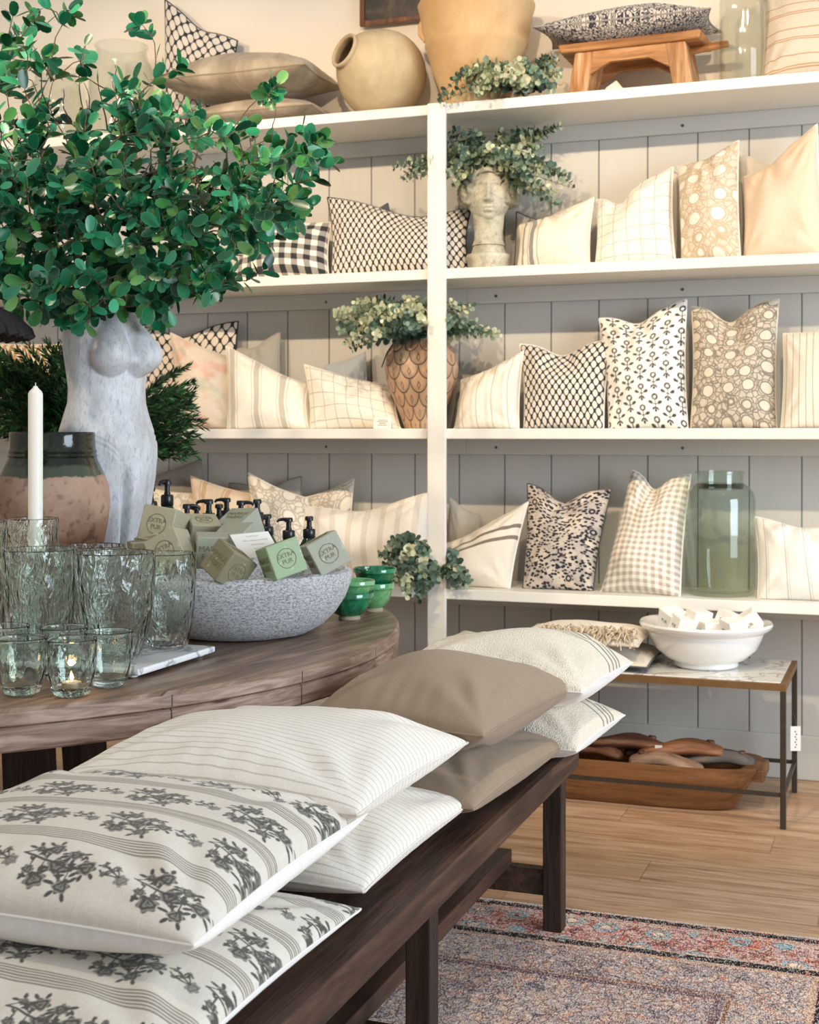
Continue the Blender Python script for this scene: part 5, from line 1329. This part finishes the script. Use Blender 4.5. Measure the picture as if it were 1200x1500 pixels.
# tilted round jar
Rj = .178
jc = at_d(560, 95, .185)
dirm = Vector((-CT*.78+ST*.60, -ST*.78-CT*.60, .36)).normalized()
Q = Vector((0, 0, 1)).rotation_difference(dirm).to_matrix()
tj = empty('round_jar', (jc.x, jc.y, z1), 'round buff clay jar tilted with its open mouth to the upper left', 'jar')
G().lathe([(0, -Rj*.96), (Rj*.35, -Rj*.92), (Rj*.7, -Rj*.72), (Rj*.93, -Rj*.36), (Rj, 0), (Rj*.93, Rj*.36), (Rj*.74, Rj*.68), (Rj*.50, Rj*.90), (Rj*.37, Rj*.97), (Rj*.37, Rj*1.0), (Rj*.40, Rj*1.05), (Rj*.40, Rj*1.10), (Rj*.36, Rj*1.12), (Rj*.31, Rj*1.09), (Rj*.30, Rj*.95), (Rj*.65, Rj*.66), (Rj*.86, Rj*.3), (Rj*.86, -Rj*.3), (Rj*.5, -Rj*.8), (0, -Rj*.9)], 64, (0, 0, Rj*.985), False, Q).build('jar_body', clay_m, tj, sub=1)
# big urn
uc = at_d(698, 150, .20)
ur = empty('large_urn', (uc.x, uc.y, SHZ[1]), 'large honey terracotta urn with a raised band on the top shelf', 'urn')
W_ = .225
G().lathe([(0, .0005), (.110, .0005), (.115, .006), (.135, .07), (.168, .155), (.190, .235), (.194, .245), (.192, .252), (.203, .30), (.214, .365), (.218, .375), (.222, .395), (.216, .405), (.205, .402), (.195, .36), (.16, .2), (.1, .04), (0, .03)], 80, (0, 0, 0), False).build('urn_body', terr_m, ur)
G().tube([(-.206, 0, .37), (-.222, 0, .345), (-.220, -.005, .31), (-.201, 0, .285)], .012, 10).build('handle', terr_m, ur)
# eucalyptus on top shelf
et = at_d(770, 138, .29); et.z = SHZ[1]+.02
euc_bunch('pale eucalyptus bunch lying on the top shelf between the urn and the wooden stool', et,
    [(640, 146, 4.95), (668, 112, 4.9), (680, 105, 4.9), (690, 130, 4.85), (710, 105, 4.9), (725, 120, 4.85), (740, 102, 4.9), (755, 95, 4.9), (765, 90, 4.9), (780, 100, 4.9), (800, 95, 4.95), (815, 90, 5.0), (822, 110, 4.9), (805, 85, 5.0), (790, 118, 4.85), (770, 122, 4.85), (700, 140, 4.85), (812, 128, 4.88), (750, 112, 4.83)], .0175, 15, pale=.45, extra=3, droop=.6, dspread=.05)
# wooden stool
sp_ = at_d(930, 130, .17)
ws = empty('wooden_stool', (sp_.x, sp_.y, SHZ[1]), 'worn honey coloured wooden stool with splayed block legs on the top shelf', 'stool', None, (0, 0, math.radians(-3)))
zt = at_d(830, 60, .30).z-SHZ[1]
G().add([(-.255, -.10, zt-.030), (.255, -.10, zt-.030), (.262, .10, zt-.030), (-.262, .10, zt-.030), (-.26, -.105, zt), (.26, -.105, zt), (.268, .105, zt), (-.268, .105, zt)],
        [(0, 3, 2, 1), (4, 5, 6, 7), (0, 1, 5, 4), (1, 2, 6, 5), (2, 3, 7, 6), (3, 0, 4, 7)]).build('seat', orange_wood, ws, False, .006)
G().tube([(.20, .02, zt-.040), (.30, .01, zt-.034), (.335, .008, zt-.032)], [.014, .014, .012], 10).build('handle', orange_wood, ws)
for sx in (-1, 1):
    V = []
    for z_, cx_, hw_ in ((0, .195, .036), (zt-.0305, .165, .036)):
        for dx, dy in ((-hw_, -.085), (hw_, -.085), (hw_, .085), (-hw_, .085)): V.append((sx*cx_+dx, dy, z_))
    G().add(V, [(0, 3, 2, 1), (4, 5, 6, 7), (0, 1, 5, 4), (1, 2, 6, 5), (2, 3, 7, 6), (3, 0, 4, 7)]).build('leg', orange_wood_z, ws, False, .004)
for sy in (-.084, .060):
    G().add([(-.145, sy, zt-.031), (.145, sy, zt-.031), (.07, sy, zt-.075), (-.07, sy, zt-.075), (-.155, sy, zt-.12), (.155, sy, zt-.12), (-.145, sy+.022, zt-.031), (.145, sy+.022, zt-.031), (.07, sy+.022, zt-.075), (-.07, sy+.022, zt-.075), (-.155, sy+.022, zt-.12), (.155, sy+.022, zt-.12)],
            [(0, 3, 2, 1), (0, 4, 3), (1, 2, 5), (6, 7, 8, 9), (6, 9, 10), (7, 11, 8), (0, 1, 7, 6), (3, 9, 8, 2), (3, 4, 10, 9), (2, 8, 11, 5), (0, 6, 10, 4), (1, 5, 11, 7)]).build('bracket', orange_wood, ws, False, .002)
pz = SHZ[1]+zt
pa, pb_ = at_d(797, 40, .17).x, at_d(1050, 36, .17).x
flat('blue black scroll print cushion lying on the wooden stool', g1, pa, pb_, WY-.33, WY-.03, pz+.075, .15, speckle, speckle, rest=pz, seed=70, back_k=.75, sink=.004, conc=.08)
# marble off-cut under stool
mc = at_d(905, 130, .12)
mb = empty('stone_bookend', (mc.x, mc.y, SHZ[1]), 'pale wedge shaped stone bookend under the wooden stool', 'bookend')
G().add([(-.05, -.03, .0004), (.07, -.03, .0004), (.07, .03, .0004), (-.05, .03, .0004), (-.04, -.03, .06), (.0, -.03, .085), (.0, .03, .085), (-.04, .03, .06)], [(0, 3, 2, 1), (0, 1, 5, 4), (1, 2, 6, 5), (2, 3, 7, 6), (3, 0, 4, 7), (4, 5, 6, 7)]).build('stone', plain('pale_stone', hexc('E8E2D6'), .6), mb, False, .004)
# clear jars
def jar(label, px, d, z, R_, H, neck_r, neck_h, mat, name='glass_jar', seed=0, sh=.10):
    p = at_d(px, 600, d); w_ = .004; zs = H-neck_h-R_*sh*5
    P = [(0, 0), (R_*.85, 0), (R_*.96, .008), (R_, .03), (R_, zs), (R_*.96, zs+R_*.22), (R_*.82, zs+R_*.40), (neck_r*1.05, zs+R_*.5), (neck_r, H-neck_h+.01), (neck_r, H-.012), (neck_r+.006, H-.008), (neck_r+.006, H-.001), (neck_r, H)]
    Q = [(max(r-w_, 0.0), zz_) for r, zz_ in P[3:-2]][::-1]
    return glass_thing(name, label, 'glass jar', None, (p.x, p.y, z+.0005), P+[(neck_r-w_, H-.001)]+Q[1:]+[(R_*.85, .012), (0, .010)], mat, 64, .0006, seed)
jar('tall clear glass jar beside the rust striped cushion on the top shelf', 1090, .20, SHZ[1], .085, .37, .05, .03, clear_glass, seed=1, sh=.08)
jar('wide clear glass jar behind the upper leaves next to the honeycomb cushion', 178, .19, SHL[1], .135, .40, .105, .05, clear_glass, seed=2)
jar('smaller clear glass jar behind the upper leaves, left of the wide one', 82, .19, SHL[1], .105, .33, .085, .04, clear_glass, seed=3)
gj = jar('pale green glass jar with a short neck on the lowest right shelf', 1055, .20, SHZ[4], .123, .438, .080, .075, jar_glass, seed=4, sh=.05)
# framed picture leaning on the wall above
fc_ = at_d(570, 30, .05); fz = at_d(570, 33, .05).z
pf = empty('picture_frame', (at_d(570, 30, .06).x, WY-.045, SHL[1]), 'dark wooden framed picture leaning behind the round jar, mostly cut by the top edge', 'picture')
x0, x1 = at_d(526, 10, .05).x-pf.location.x, at_d(640, 10, .05).x-pf.location.x
zl_ = fz-SHL[1]
lg_ = 0
fw = .020
G().box(x0, x0+fw, 0, .022, zl_, zl_+.55).box(x1-fw, x1, 0, .022, zl_, zl_+.55).box(x0+fw, x1-fw, 0, .022, zl_, zl_+fw).box(x0+fw, x1-fw, 0, .022, zl_+.55-fw, zl_+.55).build('frame', mk_wood('walnut_frame', hexc('3A2013'), hexc('6B4226'), hexc('8A5C38'), .4, 2), pf, False, .002)
def mk_pic():
    m = M('dim_old_painting'); n = m.noise(m.coord(), 7, 5, .6, 1.2)
    return m.out(m.ramp(n, [(.3, hexc('17120E')), (.5, hexc('332A22')), (.7, hexc('5A4A3A'))]), .5)
G().box(x0+fw*.8, x1-fw*.8, .010, .016, zl_+fw*.8, zl_+.55-fw*.8).build('painting', mk_pic(), pf, False)
G().box((x0+x1)/2-.01, (x0+x1)/2+.01, .0225, .044, zl_+.35, zl_+.37).build('wall_hook', screw_m, pf, False)

# ------------------------------------------------------------------ low side table, bowl of white soaps, fringed cushions
brass = plain('aged_bronze', hexc('4E463E'), .5, .7, .25, 30)
brass_l = plain('aged_brass_edge', hexc('8E6E48'), .45, .7, .25, 30)
sx1, sy0, sy1, sh_ = -.357, 4.452, 4.935, .461; sx0 = -1.55
st = empty('side_table', ((sx0+sx1)/2, (sy0+sy1)/2, 0), 'low marble topped side table with thin bronze legs under the shelves', 'table')
hw_, hd = (sx1-sx0)/2, (sy1-sy0)/2; q = .009
for sx in (-1, 1):
    for sy in (-1, 1):
        G().box(sx*(hw_-q)-q, sx*(hw_-q)+q, sy*(hd-q)-q, sy*(hd-q)+q, 0, sh_-.0255).build('leg', brass, st, False, .001)
G().box(-hw_, hw_, -hd, -hd+.018, sh_-.025, sh_-.003).box(-hw_, hw_, hd-.018, hd, sh_-.025, sh_-.003).box(-hw_, -hw_+.018, -hd+.018, hd-.018, sh_-.025, sh_-.003).box(hw_-.018, hw_, -hd+.018, hd-.018, sh_-.025, sh_-.003).build('top_frame', brass_l, st, False)
G().box(-hw_+.018, hw_-.018, -hd+.018, hd-.018, sh_-.020, sh_).build('marble_top', mk_marble('veined_grey_marble', 'E3E0D8', 'A39C90'), st, False, .001)
G().box(-hw_+.018, hw_-.018, -hd+.003, -hd+.015, .100, .112).build('low_rail', brass, st, False)
G().box(-hw_+.018, hw_-.018, hd-.015, hd-.003, .100, .112).build('low_rail', brass, st, False)
G().box(hw_-.015, hw_-.003, -hd+.018, hd-.018, .100, .112).build('low_rail', brass, st, False)
G().box(-hw_+.003, -hw_+.015, -hd+.018, hd-.018, .100, .112).build('low_rail', brass, st, False)
tgp = at_y(1171, 1070, sy1-.03)
tgo = empty('price_tag', (sx1-.004, sy1-.03, .235), 'white printed price tag hanging from the back leg of the side table', 'tag', None, (0, 0, math.radians(22)))
G().box(-.018, .018, -.0006, .0006, -.085, .0).build('paper', cardm, tgo, False)
g = G()
for k in range(7): g.box(-.003+.004*(k % 2), .001+.004*(k % 2), -.0012, -.0007, -.075+k*.009, -.070+k*.009)
g.build('printed_lines', inkm, tgo, False)
G().tube([(0, 0, 0), (.002, .004, .02), (-.004, .012, .045)], .0007, 4).build('string', inkm, tgo)
# footed white bowl
porc = M('white_porcelain'); porc.out(hexc('F1F1EE'), .15, Coat_Weight=.3)
bc = at_z(1034, 972, sh_); bc = Vector((bc.x, 4.70, sh_+.0004)); rx = (1034-600)/FPX; tq = 4.70/(rx*ST+CT); bc.x = tq*(rx*CT-ST)
wb = empty('white_bowl', tuple(bc), 'large white footed porcelain bowl of soap cubes on the side table', 'bowl')
s_ = tq/FPX
RB = 96*s_
G().lathe([(0, .0005), (RB*.46, .0005), (RB*.49, .006), (RB*.48, .018), (RB*.60, .030), (RB*.76, .062), (RB*.84, .100), (RB*.865, .118), (RB*.93, .126), (RB*.985, .136), (RB, .145), (RB*.985, .152), (RB*.94, .150), (RB*.88, .140), (RB*.83, .126), (RB*.80, .100), (RB*.70, .062), (RB*.5, .036), (0, .030)], 80, caps=False).build('bowl_body', porc.m, wb)
soap_w = mk_soap('white_soap', 'F4F1EB'); soap_ms['white'] = soap_w
wl = [(985, 906, 4.68, 'white soap cube at the left end of the porcelain bowl, tilted', 12, 30, 20), (1000, 919, 4.63, 'white soap cube low in front, second from the left in the porcelain bowl', -14, 15, 10), (1023, 908, 4.68, 'white soap cube standing tallest near the middle of the porcelain bowl', -4, 20, 8),
      (1068, 911, 4.68, 'white soap cube leaning right of the middle in the porcelain bowl', -14, 35, 14), (1098, 912, 4.68, 'white soap cube with dark letters at the right end of the porcelain bowl', 34, -15, 10), (1075, 921, 4.63, 'white soap cube lowest in front at right in the porcelain bowl', 10, 20, 8), (1046, 918, 4.84, 'white soap cube at the back between the two middle ones', 0, 10, 5), (1042, 924, 4.65, 'white soap cube flat low in front centre of the porcelain bowl', 3, 10, 4)]
for px, py, y_, lab, ro, ya, pi_ in wl:
    p = at_y(px, py, y_)
    soap(lab, 0, 0, 0, ro, ya, pi_, 'white', .034, 'text' if 'letters' in lab else 'none', 'none', 'white soap cubes in the porcelain bowl', loc=p, words=('', 'PUR'))
# fringed cushions on the side table
xa, xb = at_y(845, 950, 4.6).x, at_y(957, 950, 4.6).x
grn_z = sh_
xa, xb = at_y(790, 950, 4.6).x, at_y(958, 950, 4.6).x
flat('dark taupe cushion lying under the fringed one on the side table', 'cushions lying on the side table', xa, xb, 4.47, 4.90, grn_z+.04, .09, natural_linen, dark_grey, rest=grn_z, seed=80, sink=.004)
xa, xb = at_y(760, 950, 4.6).x, at_y(950, 950, 4.6).x
fq = flat('beige cushion with a shaggy fringed edge lying on the side table', 'cushions lying on the side table', xa, xb-.01, 4.46, 4.86, grn_z+.10, .09, cream_linen, natural_linen, rest=grn_z+.062, seed=81, sink=0)
g = G(); r_ = random.Random(6)
for k in range(420):
    u_ = r_.uniform(0, 1); p = Vector((xa+(xb-xa)*(.25+.68*u_), 4.48+r_.uniform(0, .10), grn_z+.125+r_.uniform(-.02, .01)))-Vector(fq.location)
    e_ = p+Vector((r_.uniform(-.015, .03), -.045+r_.uniform(-.02, .02), r_.uniform(-.035, .012)))
    g.tube([p, (p+e_)/2+Vector((r_.uniform(-.008, .008), 0, .010)), e_], [.0026, .0022, .0015], 4)
fo = g.build('fringe', plain('cream_wool_fringe', hexc('D6C7B0'), .95), fq); fo['kind'] = 'stuff'

# ------------------------------------------------------------------ wooden trough with old shoe lasts
tx1 = at_y(1123, 1110, 4.66).x; tx0 = tx1-1.15; tcx = (tx0+tx1)/2
tg = empty('dough_trough', (tcx, 4.68, 0), 'long carved honey brown wooden trough on the floor under the side table', 'trough')
def trough():
    n, mring = 60, []
    V = []; Fc = []
    L = (tx1-tx0)/2; H = .150
    rings = [(0.80, .62, 0.0005), (.83, .68, .008), (.88, .80, .06), (.935, .92, .11), (.965, .97, .138), (.97, .985, H), (.90, .86, H), (.865, .80, H-.012), (.80, .70, .07), (.74, .60, .035), (.4, .3, .025)]
    Wd = .165
    for a_, b_, z_ in rings:
        for i in range(n):
            t = 2*PI*i/n; c, s = math.cos(t), math.sin(t)
            p_ = 5.0 if z_ > .02 else 4.0
            x = L*a_*math.copysign(abs(c)**(2/p_), c); y = Wd*b_*math.copysign(abs(s)**(2/p_), s)
            V.append((x, y, z_))
    for j in range(len(rings)-1):
        for i in range(n): Fc.append((j*n+i, j*n+(i+1) % n, (j+1)*n+(i+1) % n, (j+1)*n+i))
    Fc.append(tuple(range(n))[::-1]); Fc.append(tuple((len(rings)-1)*n+i for i in range(n)))
    g = G().add(V, Fc); g.build('trough_body', trough_wood, tg)
    for sx in (-1, 1):
        G().box(min(sx*L*.90, sx*L), max(sx*L*.90, sx*L), -.085, .085, H-.045, H-.002).build('handle', trough_wood, tg, False, .008)
trough()
def last(label, x, y, z, az, tilt, s=1.0, mat=None):
    ob = empty('shoe_last', (x, y, z), label, 'shoe last', 'old wooden shoe lasts in the trough', (tilt, 0, az))
    V = []; n = 20; st = [(-.13, .012, .010, .0), (-.125, .026, .022, .0), (-.09, .032, .030, .004), (-.045, .028, .034, .012), (0, .031, .034, .010), (.04, .040, .028, .002), (.08, .042, .022, -.004), (.11, .034, .017, -.008), (.128, .018, .010, -.010), (.132, .004, .004, -.010)]
    for (xx, w_, h_, zo) in st:
        for i in range(n):
            a = 2*PI*i/n; V.append((xx*s, w_*s*math.cos(a), (h_*math.sin(a)*(1.0 if math.sin(a) > 0 else .55)+zo+.02)*s))
    Fc = [(j*n+i, j*n+(i+1) % n, (j+1)*n+(i+1) % n, (j+1)*n+i) for j in range(len(st)-1) for i in range(n)]+[tuple(range(n))[::-1], tuple((len(st)-1)*n+i for i in range(n))]
    G().add(V, Fc).build('last_body', mat or last_wood, ob, sub=1)
    G().lathe([(.012*s, 0), (.013*s, .012*s), (.010*s, .016*s)], 16, (-.085*s, 0, .045*s)).build('heel_plug', last_wood, ob)
    return ob
def lx(px): return at_y(px, 1095, 4.68).x
last('dark wooden shoe last lying deepest at the left end of the trough', lx(862), 4.70, .115, 2.8, .2)
last('brown wooden shoe last with its round toe raised left of centre in the trough', lx(915), 4.68, .150, 3.0, .3, 1.1)
last('shadowy shoe last between the two raised ones in the trough', lx(965), 4.74, .12, .3, -.2, 1.0, mk_wood('black_brown_last', hexc('1E1613'), hexc('3A2A22'), hexc('54403A'), .5, 0))
lb = last('shoe last with a small white paper label and a metal banded heel', lx(1000), 4.66, .148, 3.25, .15, 1.12, mk_wood('amber_last', hexc('5A3420'), hexc('8A5A3A'), hexc('A8795A'), .5, 0))
G().box(-.012, .012, -.0005, .0005, -.010, .010, Matrix.Rotation(-.5, 3, 'X'), (.075, .036, .035)).build('paper_label', cardm, lb, False)
last('pale worn shoe last lying low in front in the trough', lx(980), 4.62, .120, .1, .1, .95, mk_wood('pale_last', hexc('6E5240'), hexc('937660'), hexc('B0947C'), .6, 0))
last('blue grey worn shoe last at the right end of the trough', lx(1052), 4.68, .130, 3.1, -.1, .95, mk_wood('grey_last', hexc('3A3836'), hexc('5E5A58'), hexc('7C6C60'), .6, 0))
